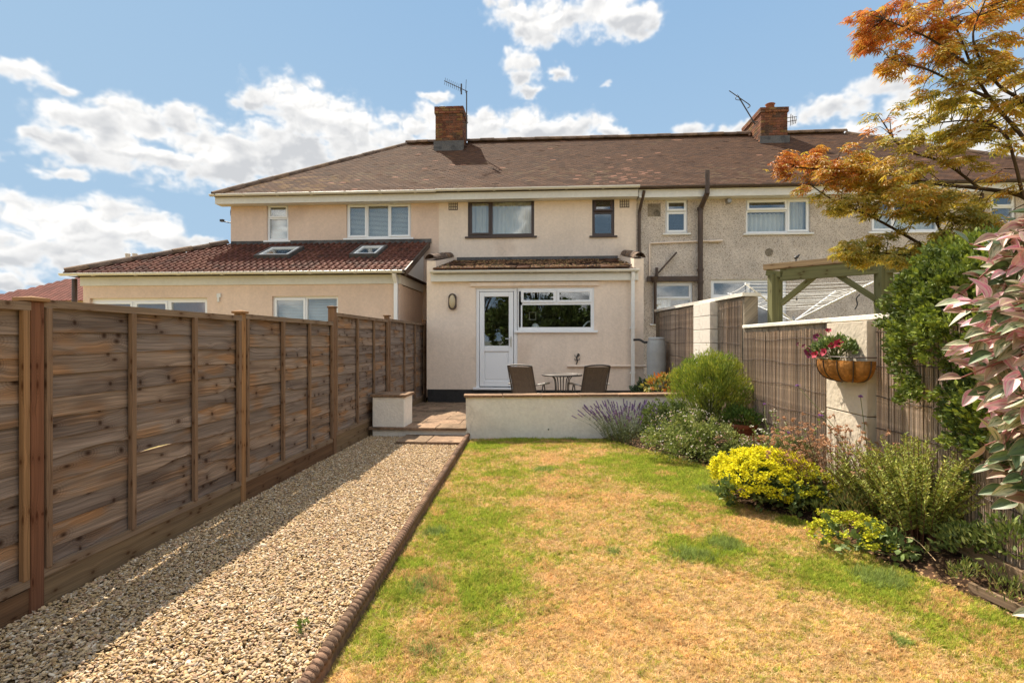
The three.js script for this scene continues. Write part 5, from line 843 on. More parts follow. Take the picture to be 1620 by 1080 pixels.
// a bushy plant: leaf clumps spread over a mound, stems running up into them
function bush(t, o) {
  const r = rng(o.seed), list = [], stems = [], [ox, oy, oz] = o.c, [RX, RY, RZ] = o.r, foot = o.foot ?? [ox, o.ground ?? 0, oz];
  for (let k = 0; k < o.clumps; k++) {
    const lb = o.lobes ? o.lobes[Math.floor(r() * o.lobes.length)] : [0, 0, 0, 1], cx = ox + lb[0], cy = oy + lb[1], cz = oz + lb[2], rx = RX * lb[3], ry = RY * lb[3], rz = RZ * lb[3];
    const a = r() * 6.283, h = mix(o.low ?? -0.75, 1, Math.sqrt(r())), e = Math.sqrt(Math.max(0, 1 - h * h)), m = mix(o.inner ?? 0.55, 1.02, Math.sqrt(r())) * (0.72 + 0.56 * wn(Math.cos(a) * 1.7 + 9 + h, Math.sin(a) * 1.7 + 9 - h * 1.4, o.seed));
    const p = V(cx + Math.cos(a) * e * rx * m, cy + h * ry * m, cz + Math.sin(a) * e * rz * m), out = V(Math.cos(a) * e, h * 0.8 + (o.lift ?? 0.4), Math.sin(a) * e).normalize();
    if ((o.stemEvery ?? 4) < 50 && k % (o.stemEvery ?? 4) === 0) stems.push(taperTube([[foot[0] + gauss(r) * rx * 0.12, foot[1], foot[2] + gauss(r) * rz * 0.12], [mix(foot[0], p.x, 0.45), mix(foot[1], p.y, 0.5), mix(foot[2], p.z, 0.45)], [p.x, p.y, p.z]], o.stemR ?? 0.008, 0.002, 5, 6));
    const tone = r();
    for (let i = 0; i < o.leaves; i++) {
      const q = p.clone().add(V(gauss(r) * o.spread, gauss(r) * o.spread, gauss(r) * o.spread)), d = out.clone().add(V(gauss(r), gauss(r) * 0.8 + (o.rise ?? 0.1), gauss(r)).multiplyScalar(o.wild ?? 0.9));
      list.push([orient(q, d, r() * 6.28, mix(o.size[0], o.size[1], r())), pick(r, tone < (o.mixTone ?? 0.5) ? o.colA : o.colB)]);
    }
  }
  if (stems.length) part(t, 'stems', stems, o.stemMat ?? M.stemGreen, 'stuff');
  many(t, 'foliage', o.leaf, M.leaf, list);
  return r;
}
// upright wands: stems set with leaves or florets
function wands(t, o) {
  const r = rng(o.seed), list = [], tips = [], stems = [];
  for (let k = 0; k < o.n; k++) {
    const a = r() * 6.283, m = Math.sqrt(r()), f = V(o.c[0] + Math.cos(a) * m * o.foot, o.c[1], o.c[2] + Math.sin(a) * m * o.foot), H = o.h * mix(0.6, 1.08, r()), sp = o.fan * mix(0.6, 1.2, r()) * m;
    const tip = V(f.x + Math.cos(a) * sp, f.y + H, f.z + Math.sin(a) * sp), midp = f.clone().lerp(tip, 0.5).add(V(-Math.cos(a) * sp * 0.12, H * 0.06, -Math.sin(a) * sp * 0.12));
    stems.push(taperTube([[f.x, f.y, f.z], [midp.x, midp.y, midp.z], [tip.x, tip.y, tip.z]], o.stemR, o.stemR * 0.5, 4, 5));
    const cv = new THREE.CatmullRomCurve3([f, midp, tip]);
    for (let i = 0; i < o.leaves; i++) {
      const u = mix(o.from ?? 0.1, 1, (i + r()) / o.leaves), p = cv.getPoint(u), b = r() * 6.28, d = V(Math.cos(b), (o.rise ?? 0.7), Math.sin(b));
      list.push([orient(p, d, r() * 6.28, mix(o.size[0], o.size[1], r()) * (1.1 - 0.4 * u)), pick(r, r() < u * 0.7 ? o.colB : o.colA)]);
    }
    tips.push([tip, tip.clone().sub(midp).normalize()]);
  }
  part(t, 'stems', stems, o.stemMat ?? M.stemGreen, 'stuff');
  if (list.length) many(t, 'foliage', o.leaf, M.leaf, list);
  return [r, tips];
}
const L_SMALL = leafGeo(1, 0.55), L_SLIM = leafGeo(1, 0.2, 0.2, 0.1), L_ROUND = leafGeo(1, 0.9, 0.2, 0.2), L_MED = leafGeo(1, 0.34, 0.2, 0.1), L_NEEDLE = leafGeo(1, 0.12, 0.1, 0.05);
const FLORET = (() => { const gs = []; for (let i = 0; i < 5; i++) gs.push(leafGeo(1, 0.8, 0.1, 0.2).rotateX(1.0).rotateY(i * 1.2566)); return merged(gs); })();
{
  const t = thing('lavender_bush', 'purple flowering lavender clump against the low white patio wall', 'lavender', [1.15, 0, -8.2]);
  const [r, tips] = wands(t, { seed: 601, c: [1.16, -0.03, -8.25], foot: 0.34, h: 0.52, fan: 0.42, n: 190, leaves: 12, from: 0.05, size: [0.04, 0.08], leaf: L_NEEDLE, stemR: 0.0022, colA: [[0.14, 0.17, 0.08], [0.18, 0.21, 0.12], [0.10, 0.13, 0.05]], colB: [[0.20, 0.24, 0.12], [0.16, 0.2, 0.1]] });
  const list = [], g = new THREE.IcosahedronGeometry(1, 0);
  tips.forEach(([p, d]) => { const n = 5 + Math.floor(r() * 5), k = 0.6 + 0.6 * r(); for (let i = 0; i < n; i++) { const q = p.clone().addScaledVector(d, -0.02 + i * 0.012); list.push([orient(q, d, r() * 6, V(0.009, 0.009, 0.009)), rgb(0.20 * k, 0.12 * k, 0.27 * k)]); } });
  many(t, 'flower_spikes', g, M.petal, list);
}
{
  const t = thing('feathery_shrub', 'tall yellow-green feathery shrub at the right end of the patio wall', 'shrub', [2.35, 0, -7.9]);
  bush(t, { seed: 611, c: [2.2, 0.68, -7.8], r: [0.5, 0.6, 0.44], ground: 0, clumps: 700, leaves: 28, spread: 0.06, inner: 0.35, size: [0.03, 0.06], leaf: L_SLIM, rise: 0.6, wild: 0.6, lift: 0.9, colA: [[0.36, 0.40, 0.045], [0.27, 0.33, 0.04], [0.44, 0.44, 0.065]], colB: [[0.18, 0.25, 0.035], [0.23, 0.30, 0.04]], stemEvery: 5 });
}
{
  const t = thing('white_flowered_bush', 'low bushy shrub with tiny white flowers at the lawn edge', 'shrub', [1.85, 0, -7.0]);
  const r = bush(t, { seed: 621, lobes: [[0, 0, 0, 0.75], [-0.32, -0.06, 0.05, 0.6], [0.3, -0.04, 0.1, 0.66], [0.1, 0.1, -0.2, 0.7], [0.5, -0.1, 0.3, 0.42], [-0.1, -0.12, 0.28, 0.5]], c: [1.78, 0.2, -7.1], r: [0.58, 0.36, 0.42], low: -0.5, clumps: 270, leaves: 22, spread: 0.055, size: [0.022, 0.042], leaf: L_SMALL, colA: [[0.27, 0.32, 0.07], [0.2, 0.26, 0.05], [0.34, 0.37, 0.10]], colB: [[0.17, 0.22, 0.045], [0.38, 0.39, 0.13]] });
  const list = []; for (let i = 0; i < 230; i++) { const a = r() * 6.28, h = mix(-0.3, 1, r()), e = Math.sqrt(1 - h * h); list.push([orient(V(1.78 + Math.cos(a) * e * 0.61, 0.2 + h * 0.39, -7.1 + Math.sin(a) * e * 0.45), V(Math.cos(a), 1, Math.sin(a)), r() * 6, 0.009 + 0.007 * r()), r() < 0.7 ? rgb(0.72, 0.66, 0.58) : rgb(0.62, 0.42, 0.38)]); }
  many(t, 'flowers', FLORET, M.petal, list);
  const t2 = thing('green_herb_clump', 'darker leafy herb clump between lavender and the white flowered bush', 'herb', [1.55, 0, -7.7]);
  bush(t2, { seed: 622, c: [1.62, 0.22, -7.75], r: [0.36, 0.36, 0.3], low: -0.5, clumps: 120, leaves: 20, spread: 0.06, size: [0.03, 0.055], leaf: L_SMALL, colA: [[0.10, 0.14, 0.035], [0.14, 0.18, 0.04]], colB: [[0.17, 0.2, 0.05], [0.08, 0.12, 0.03]] });
}
function pot(label, x, z, y, s, seed, plant) {
  const t = thing('terracotta_pot', label, 'plant pot', [x, y, z], 'terracotta pots by the reed wall');
  part(t, 'pot', muv(new THREE.LatheGeometry([[0, 0], [0.11, 0], [0.145, 0.2], [0.165, 0.2], [0.17, 0.25], [0.152, 0.25], [0.145, 0.21], [0, 0.2]].map(([a, b]) => new THREE.Vector2(a * s, b * s)), 24).translate(x, y, z)), M.terracotta);
  if (plant) bush(t, { seed, c: [x, y + 0.27 * s, z], r: [0.2 * s, 0.16 * s, 0.2 * s], low: -0.2, ground: y + 0.2 * s, clumps: 60, leaves: 22, spread: 0.05, size: [0.025, 0.05], leaf: L_SMALL, rise: 0.5, colA: [[0.13, 0.22, 0.03], [0.18, 0.26, 0.04]], colB: [[0.09, 0.16, 0.025]] });
  return t;
}
pot('terracotta pot full of bright green herbs beside the reed wall', 2.5, -7.35, 0.1, 1.15, 631, true);
pot('second terracotta pot with bare soil just in front of the herb pot', 2.52, -6.95, 0.02, 1.0, 632, false);
{
  const t = thing('pink_daisies', 'small pale pink daisies trailing around the bare terracotta pot', 'flowers', [2.45, 0, -6.75]), r = bush(t, { seed: 634, c: [2.42, 0.12, -6.72], r: [0.24, 0.16, 0.2], low: -0.4, clumps: 40, leaves: 14, spread: 0.05, size: [0.02, 0.035], leaf: L_SMALL, colA: [[0.14, 0.17, 0.05]], colB: [[0.2, 0.2, 0.08]] }), list = [];
  for (let i = 0; i < 60; i++) list.push([orient(V(2.42 + gauss(r) * 0.2, 0.2 + r() * 0.1, -6.72 + gauss(r) * 0.18), V(gauss(r), 1, 0.5), r() * 6, 0.013), rgb(0.78, 0.6, 0.58)]);
  many(t, 'flowers', FLORET, M.petal, list);
}
function mantle(label, x, z, rx, ry, rz, seed, n, gold) {
  const t = thing('yellow_flower_mound', label, 'flowers', [x, 0, z], 'yellow frothy flower mounds along the bed');
  const r = bush(t, { seed, c: [x, ry * 0.35, z], lobes: [[0, 0, 0, 0.8], [rx * 0.5, -ry * 0.1, rz * 0.3, 0.6], [-rx * 0.5, -ry * 0.15, rz * 0.35, 0.55], [rx * 0.7, -ry * 0.2, rz * 0.7, 0.45], [0.1, -0.04, rz * 0.7, 0.5]], r: [rx * 0.95, ry * 0.62, rz * 0.95], low: -0.6, clumps: Math.round(n * 0.45), leaves: 9, spread: 0.05, size: [0.035, 0.06], leaf: L_ROUND, colA: [[0.12, 0.17, 0.04], [0.17, 0.23, 0.06]], colB: [[0.09, 0.14, 0.03], [0.20, 0.25, 0.08]] });
  const list = [];
  for (let k = 0; k < n; k++) {
    const a = r() * 6.283, h = mix(-0.25, 1, Math.pow(r(), 0.7)), e = Math.sqrt(1 - h * h), lump = 0.6 + 0.75 * wn(Math.cos(a) * 1.6 + 5 + h, Math.sin(a) * 1.6 + 5, seed), side = gold ? sst(-1.2, 0.1, -Math.cos(a) + 0.4 * Math.sin(a) + h * 0.5) : 0.6;
    if (r() > side + 0.12) continue;
    const p = V(x + Math.cos(a) * e * rx * lump, ry * 0.4 + h * ry * 0.62 * lump, z + Math.sin(a) * e * rz * lump);
    for (let i = 0; i < 26; i++) list.push([orient(p.clone().add(V(gauss(r), gauss(r) * 0.7, gauss(r)).multiplyScalar(0.034)), V(gauss(r), 1, gauss(r)), r() * 6, 0.008 + 0.007 * r()), pick(r, gold ? [[0.86, 0.78, 0.03], [0.72, 0.68, 0.03], [0.9, 0.84, 0.06]] : [[0.50, 0.52, 0.04], [0.62, 0.58, 0.04]])]);
  }
  many(t, 'flowers', FLORET, M.petal, list);
}
mantle('large bright yellow frothy flower mound spilling onto the lawn', 1.97, -5.2, 0.43, 0.44, 0.40, 641, 620, true);
mantle('smaller yellow-green flower mound right of the bright yellow one', 2.28, -4.85, 0.22, 0.34, 0.2, 642, 110, false);
mantle('lowest yellow-green flower mound in front of the needle-leaved shrub', 2.15, -4.05, 0.26, 0.2, 0.24, 643, 70, false);
{
  const t = thing('blue_grey_herb', 'pale green leafy clump behind the bright yellow flower mound', 'herb', [2.3, 0, -5.5]);
  bush(t, { seed: 645, c: [2.3, 0.26, -5.45], r: [0.24, 0.26, 0.22], low: -0.4, clumps: 70, leaves: 16, spread: 0.05, size: [0.03, 0.05], leaf: L_SMALL, colA: [[0.24, 0.28, 0.08], [0.17, 0.22, 0.07]], colB: [[0.13, 0.18, 0.06]] });
  const s = thing('white_flower_stalks', 'slim stalks with small white flowers before the grey reeds', 'flowers', [2.45, 0, -5.9]), [r, tips] = wands(s, { seed: 647, c: [2.5, 0, -5.85], foot: 0.2, h: 0.72, fan: 0.3, n: 16, leaves: 16, from: 0.3, size: [0.03, 0.06], leaf: L_SMALL, stemR: 0.003, colA: [[0.16, 0.22, 0.05]], colB: [[0.24, 0.3, 0.07]] });
  many(s, 'flowers', FLORET, M.petal, tips.flatMap(([p]) => [0, 1, 2, 3].map(() => [orient(p.clone().add(V(gauss(r) * 0.02, gauss(r) * 0.015, gauss(r) * 0.02)), V(gauss(r), 1, gauss(r)), 0, 0.014), rgb(0.8, 0.77, 0.68)])));
}
{
  const t = thing('dried_flower_clump', 'dry brown seed heads on thin stalks below the basket pier', 'flowers', [2.55, 0, -5.0]);
  const [r, tips] = wands(t, { seed: 651, c: [2.5, 0, -4.95], foot: 0.3, h: 0.70, fan: 0.34, n: 240, leaves: 14, from: 0.15, size: [0.02, 0.045], leaf: L_SLIM, stemR: 0.0022, stemMat: M.twigBrown, rise: 0.5, colA: [[0.22, 0.19, 0.07], [0.25, 0.16, 0.08]], colB: [[0.33, 0.18, 0.10], [0.38, 0.23, 0.14]] }), list = [];
  tips.forEach(([p]) => { for (let i = 0; i < 14; i++) list.push([orient(p.clone().add(V(gauss(r) * 0.018, gauss(r) * 0.012, gauss(r) * 0.018)), V(gauss(r), 1, gauss(r)), r() * 6, 0.010), pick(r, [[0.58, 0.34, 0.21], [0.46, 0.26, 0.16], [0.66, 0.44, 0.28]])]); });
  many(t, 'seed_heads', FLORET, M.petal, list);
  const s = thing('dry_stalk_patch', 'fallen straw-coloured stalks and ground leaves between shrub and yellow mound', 'stalks', [2.45, 0, -4.4]), q = rng(652), st = [];
  for (let i = 0; i < 26; i++) { const x = 2.42 + gauss(q) * 0.2, z = -4.4 + gauss(q) * 0.3, a = q() * 6.28, l = 0.2 + 0.25 * q(); st.push(tube([[x, 0.05, z], [x + Math.cos(a) * l * 0.5, 0.07 + 0.07 * q(), z + Math.sin(a) * l * 0.5], [x + Math.cos(a) * l, 0.05 + 0.08 * q(), z + Math.sin(a) * l]], 0.0025, 4, 6)); }
  part(s, 'stems', st, std({ color: rgb(0.52, 0.36, 0.2) }), 'stuff');
  bush(s, { seed: 653, c: [2.45, 0.1, -4.45], r: [0.26, 0.2, 0.3], low: -0.2, clumps: 60, leaves: 16, spread: 0.05, size: [0.03, 0.06], leaf: L_SLIM, rise: 0.5, colA: [[0.17, 0.2, 0.05], [0.24, 0.22, 0.06]], colB: [[0.3, 0.22, 0.08], [0.12, 0.16, 0.04]], stemEvery: 99 });
}
{
  const t = thing('bed_weeds', 'low mixed weeds and seedlings straggling along the edge of the flower bed', 'weeds', [2.2, 0, -4.5]), lb = [], q = rng(657);
  for (let i = 0; i < 46; i++) { const z = mix(-7.6, -2.9, q()); lb.push([edgeX(z) + 0.02 + 0.16 * q() - 2.2, (q() - 0.3) * 0.04, z + 4.5, 0.5 + q()]); }
  bush(t, { seed: 658, lobes: lb, c: [2.2, 0.03, -4.5], r: [0.1, 0.075, 0.1], low: -0.2, clumps: 260, leaves: 12, spread: 0.028, size: [0.018, 0.045], leaf: L_SLIM, rise: 0.7, colA: [[0.22, 0.26, 0.05], [0.15, 0.2, 0.04], [0.36, 0.30, 0.1]], colB: [[0.11, 0.16, 0.035], [0.28, 0.31, 0.07]], stemEvery: 999 });
}
{
  const t = thing('verbena_stems', 'tall thin verbena stems with small purple flower heads by the reed wall', 'flowers', [2.5, 0, -5]), r = rng(661), heads = [];
  const S = [[[2.66, 0.1, -4.75], [2.6, 0.6, -5.1], [2.42, 1.02, -5.55]], [[2.62, 0.1, -4.8], [2.55, 0.5, -4.95], [2.45, 0.78, -5.15]], [[2.5, 0.1, -6.2], [2.45, 0.5, -6.4], [2.5, 0.72, -6.6]], [[2.52, 0.1, -5.7], [2.5, 0.35, -5.8], [2.48, 0.5, -5.9]], [[2.62, 0.1, -4.75], [2.66, 0.5, -4.8], [2.66, 0.98, -4.9]], [[2.6, 0.1, -4.9], [2.52, 0.3, -4.8], [2.46, 0.42, -4.72]]];
  for (const s of S) { part(t, 'stem', taperTube(s, 0.0045, 0.0025, 5), M.stemGreen); heads.push(s[2]); }
  const list = []; heads.forEach((h) => { for (let i = 0; i < 20; i++) list.push([orient(V(h[0] + gauss(r) * 0.016, h[1] + gauss(r) * 0.008, h[2] + gauss(r) * 0.016), V(gauss(r) * 0.5, 1, gauss(r) * 0.5), r() * 6, 0.011), pick(r, [[0.42, 0.22, 0.52], [0.34, 0.15, 0.46]])]); });
  many(t, 'flowers', FLORET, M.petal, list);
}
{
  const t = thing('needle_shrub', 'upright needle-leaved green shrub with bare reddish stem base by the soil', 'shrub', [2.62, 0, -4.0]);
  wands(t, { seed: 671, c: [2.6, 0.02, -4.05], foot: 0.13, h: 0.7, fan: 0.34, n: 130, leaves: 120, from: 0.2, size: [0.026, 0.044], leaf: L_MED, stemR: 0.003, stemMat: M.twigBrown, rise: 0.6, colA: [[0.19, 0.24, 0.045], [0.26, 0.30, 0.055], [0.32, 0.31, 0.06]], colB: [[0.42, 0.44, 0.08], [0.31, 0.37, 0.06], [0.48, 0.46, 0.1]] });
  const s = thing('needle_shrub', 'second needle-leaved shrub against the brown reeds, left of the red-stemmed one', 'shrub', [2.6, 0, -4.55]);
  wands(s, { seed: 672, c: [2.62, 0.02, -4.5], foot: 0.15, h: 0.56, fan: 0.26, n: 110, leaves: 90, from: 0.12, size: [0.026, 0.046], leaf: L_MED, stemR: 0.004, stemMat: M.twigBrown, rise: 0.6, colA: [[0.21, 0.25, 0.045], [0.28, 0.30, 0.055]], colB: [[0.38, 0.40, 0.07], [0.27, 0.33, 0.055]] });
}
{
  const t = thing('orange_leaved_plant', 'small orange and yellow leaved plant at the foot of the water butt', 'plant', [2.1, 0.4, -10.0]);
  bush(t, { seed: 681, c: [1.98, 0.62, -9.6], r: [0.32, 0.24, 0.26], low: -0.6, ground: 0.145, clumps: 60, leaves: 8, spread: 0.06, size: [0.06, 0.1], leaf: L_SMALL, colA: [[0.46, 0.14, 0.03], [0.5, 0.27, 0.04]], colB: [[0.36, 0.3, 0.05], [0.16, 0.2, 0.05]] });
  const s = thing('dark_leaf_plant', 'dark green low leaves beside the water butt on the patio', 'plant', [1.75, 0.145, -10.2]);
  bush(s, { seed: 682, c: [1.72, 0.42, -10.4], r: [0.22, 0.25, 0.2], low: -0.6, ground: 0.145, clumps: 30, leaves: 12, spread: 0.05, size: [0.06, 0.1], leaf: L_SMALL, colA: [[0.03, 0.05, 0.02], [0.05, 0.08, 0.03]], colB: [[0.06, 0.09, 0.03]] });
  const f = thing('fern_clump', 'shaded low green foliage behind the grey plank at the foot of the reeds', 'plant', [2.68, 0, -3.3]);
  bush(f, { seed: 684, lobes: [[0, 0, 0, 1], [0.02, -0.04, 0.45, 0.8], [-0.06, -0.05, -0.3, 0.6]], c: [2.68, 0.2, -3.35], r: [0.16, 0.22, 0.24], low: -0.5, clumps: 130, leaves: 18, spread: 0.045, size: [0.03, 0.055], leaf: L_MED, rise: 0.3, colA: [[0.14, 0.19, 0.04], [0.2, 0.26, 0.05]], colB: [[0.09, 0.13, 0.03], [0.25, 0.28, 0.07]], stemEvery: 9999 });
  const w = thing('weed', 'tiny green weed sprouting from the sunlit gravel', 'weed', [-1.24, 0, -2.68]);
  bush(w, { seed: 683, c: [-1.24, 0.015, -2.68], r: [0.035, 0.025, 0.035], low: 0, clumps: 8, leaves: 6, spread: 0.012, size: [0.015, 0.03], leaf: L_SMALL, colA: [[0.14, 0.2, 0.03]], colB: [[0.2, 0.25, 0.04]], stemEvery: 99 });
}
// hanging basket of petunias on the pier
{
  const t = thing('hanging_basket', 'coir-lined wire wall basket of crimson petunias on the cream pier', 'hanging basket', [2.7, 1.2, -5.12]), zc = -5.12, yt = 1.285, xw = 2.705;
  const N = 48, K = 14, pos = [], P = (i, j) => { const a = Math.PI * i / N, b = Math.PI / 2 * j / K, pl = 1 + 0.10 * Math.abs(Math.sin(a * 5.5)) * Math.sin(b + 0.5) + 0.025 * (wn(i * 0.5, j * 0.9, 691) - 0.5), s = Math.pow(Math.cos(b), 0.55) * pl; return [xw - 0.235 * Math.sin(a) * s, yt - 0.19 * Math.sin(b) * (1 + 0.05 * (wn(i * 0.6, 2, 692) - 0.5)) + (j === 0 ? 0.01 * wn(i * 0.8, 5, 693) : 0), zc + 0.37 * Math.cos(a) * s]; };
  for (let i = 0; i < N; i++) for (let j = 0; j < K; j++) { const a = P(i, j), b = P(i + 1, j), c = P(i + 1, j + 1), d = P(i, j + 1); pos.push(...a, ...c, ...b, ...a, ...d, ...c); }
  const g = new THREE.BufferGeometry(); g.setAttribute('position', new THREE.Float32BufferAttribute(pos, 3)); g.computeVertexNormals(); muv(g);
  part(t, 'liner', g, M.coir);
  part(t, 'soil', new THREE.CylinderGeometry(1, 1, 0.02, 24, 1, false, Math.PI, Math.PI).scale(0.2, 1, 0.32).translate(xw, yt - 0.02, zc), M.soil);
  const wire = []; for (let k = 0; k < 7; k++) { const a = Math.PI * (0.06 + 0.88 * k / 6); wire.push(tube([0, 3, 7, 10, 13].map((j) => { const p = P(a / Math.PI * N, j); return [p[0] - 0.004 * Math.sin(a), p[1] - 0.003, p[2] + 0.004 * Math.cos(a)]; }), 0.0055, 5, 14)); }
  wire.push(tube(Array.from({ length: 15 }, (_, i) => { const a = Math.PI * i / 14; return [xw - 0.242 * Math.sin(a), yt + 0.035, zc + 0.38 * Math.cos(a)]; }), 0.006, 5, 40));
  part(t, 'wire_frame', wire, M.brownPlastic);
  bush(t, { seed: 694, c: [2.58, yt + 0.07, zc - 0.06], r: [0.16, 0.12, 0.32], low: -0.2, ground: yt - 0.02, clumps: 70, leaves: 12, spread: 0.035, size: [0.025, 0.045], leaf: L_SMALL, colA: [[0.16, 0.22, 0.05], [0.22, 0.27, 0.07]], colB: [[0.09, 0.14, 0.03]] });
  const trumpet = (() => { const n = 15, pos2 = [], R = (i, k) => { const a = i / n * 6.283, rr = [0.12, 0.3, 0.95 + 0.12 * Math.cos(a * 5)][k]; return [Math.cos(a) * rr, [-1.2, -0.25, 0.1 + 0.1 * Math.cos(a * 5)][k], Math.sin(a) * rr]; }; for (let i = 0; i < n; i++) for (let k = 0; k < 2; k++) pos2.push(...R(i, k), ...R(i + 1, k), ...R(i + 1, k + 1), ...R(i, k), ...R(i + 1, k + 1), ...R(i, k + 1)); const q = new THREE.BufferGeometry(); q.setAttribute('position', new THREE.Float32BufferAttribute(pos2, 3)); q.computeVertexNormals(); return muv(q); })();
  const cr = [std({ color: rgb(0.30, 0.008, 0.035), roughness: 0.8 }), std({ color: rgb(0.38, 0.012, 0.04), roughness: 0.8 }), std({ color: rgb(0.16, 0.015, 0.06), roughness: 0.8 })], r = rng(695);
  for (const [y, z, x, m, s, dx, dy] of [[1.42, -5.05, 2.5, 1, 0.036, -0.6, 0.6], [1.36, -5.1, 2.45, 0, 0.04, -0.8, 0.3], [1.38, -5.34, 2.5, 0, 0.04, -0.7, 0.3], [1.36, -5.42, 2.46, 2, 0.038, -0.8, 0.1], [1.33, -5.28, 2.4, 2, 0.034, -0.9, -0.2], [1.34, -5.2, 2.42, 1, 0.04, -0.8, 0.2], [1.47, -5.12, 2.56, 0, 0.03, -0.3, 0.8], [1.5, -5.45, 2.55, 2, 0.034, -0.6, 0.2], [1.56, -5.32, 2.6, 0, 0.028, -0.2, 0.6], [1.44, -4.98, 2.52, 1, 0.038, -0.6, 0.5], [1.42, -5.22, 2.58, 2, 0.022, -0.5, 0.5], [1.41, -5.6, 2.5, 2, 0.02, -0.6, 0.3], [1.43, -5.68, 2.48, 2, 0.018, -0.6, 0.1]]) {
    piece(t, 'flower', trumpet, cr[m], orient(V(x, y, z), V(dx, dy, 0.5 + (r() - 0.5) * 0.8), r() * 6, s));
    part(t, 'stem', tube([[x, y, z], [mix(x, 2.6, 0.4), y - 0.05, mix(z, -5.15, 0.3)], [2.6, 1.27, mix(z, -5.15, 0.6)]], 0.003, 4, 6), M.stemGreen);
  }
}
// climbing shrub over the right wall
{
  const t = thing('climbing_shrub', 'glossy small-leaved green climber hanging over the right wall', 'shrub', [2.9, 0, -3.7]);
  const o = { leaf: L_SMALL, size: [0.024, 0.046], spread: 0.038, colA: [[0.28, 0.33, 0.04], [0.15, 0.2, 0.025]], colB: [[0.06, 0.095, 0.018], [0.16, 0.21, 0.03]], stemMat: M.twigBrown };
  bush(t, { ...o, seed: 701, c: [2.86, 1.48, -3.9], r: [0.44, 0.66, 0.72], foot: [2.75, 0.1, -3.5], clumps: 1000, leaves: 34, low: -0.92, inner: 0.4, wild: 1.2, colB: [[0.09, 0.13, 0.02], [0.15, 0.19, 0.028]], stemEvery: 9999 });
  const s = thing('climbing_shrub', 'lower dark leafy tail of the climber against the reeds', 'shrub', [2.75, 0, -3.3]);
  bush(s, { ...o, seed: 702, c: [2.72, 0.92, -3.45], r: [0.22, 0.5, 0.5], foot: [2.75, 0.1, -3.3], clumps: 330, leaves: 30, inner: 0.45, low: -0.9, stemEvery: 9999 });
  const y = thing('yellow_green_shrub', 'sunlit yellow-green shrub top rising above the wall by the maple', 'shrub', [3.3, 0, -4.3]);
  bush(y, { ...o, seed: 703, c: [3.2, 1.9, -4.3], r: [0.4, 0.32, 0.4], foot: [3.3, 0, -4.3], clumps: 230, leaves: 26, spread: 0.06, colA: [[0.42, 0.46, 0.05], [0.32, 0.38, 0.04]], colB: [[0.24, 0.31, 0.035], [0.46, 0.46, 0.06]], stemEvery: 9 });
}
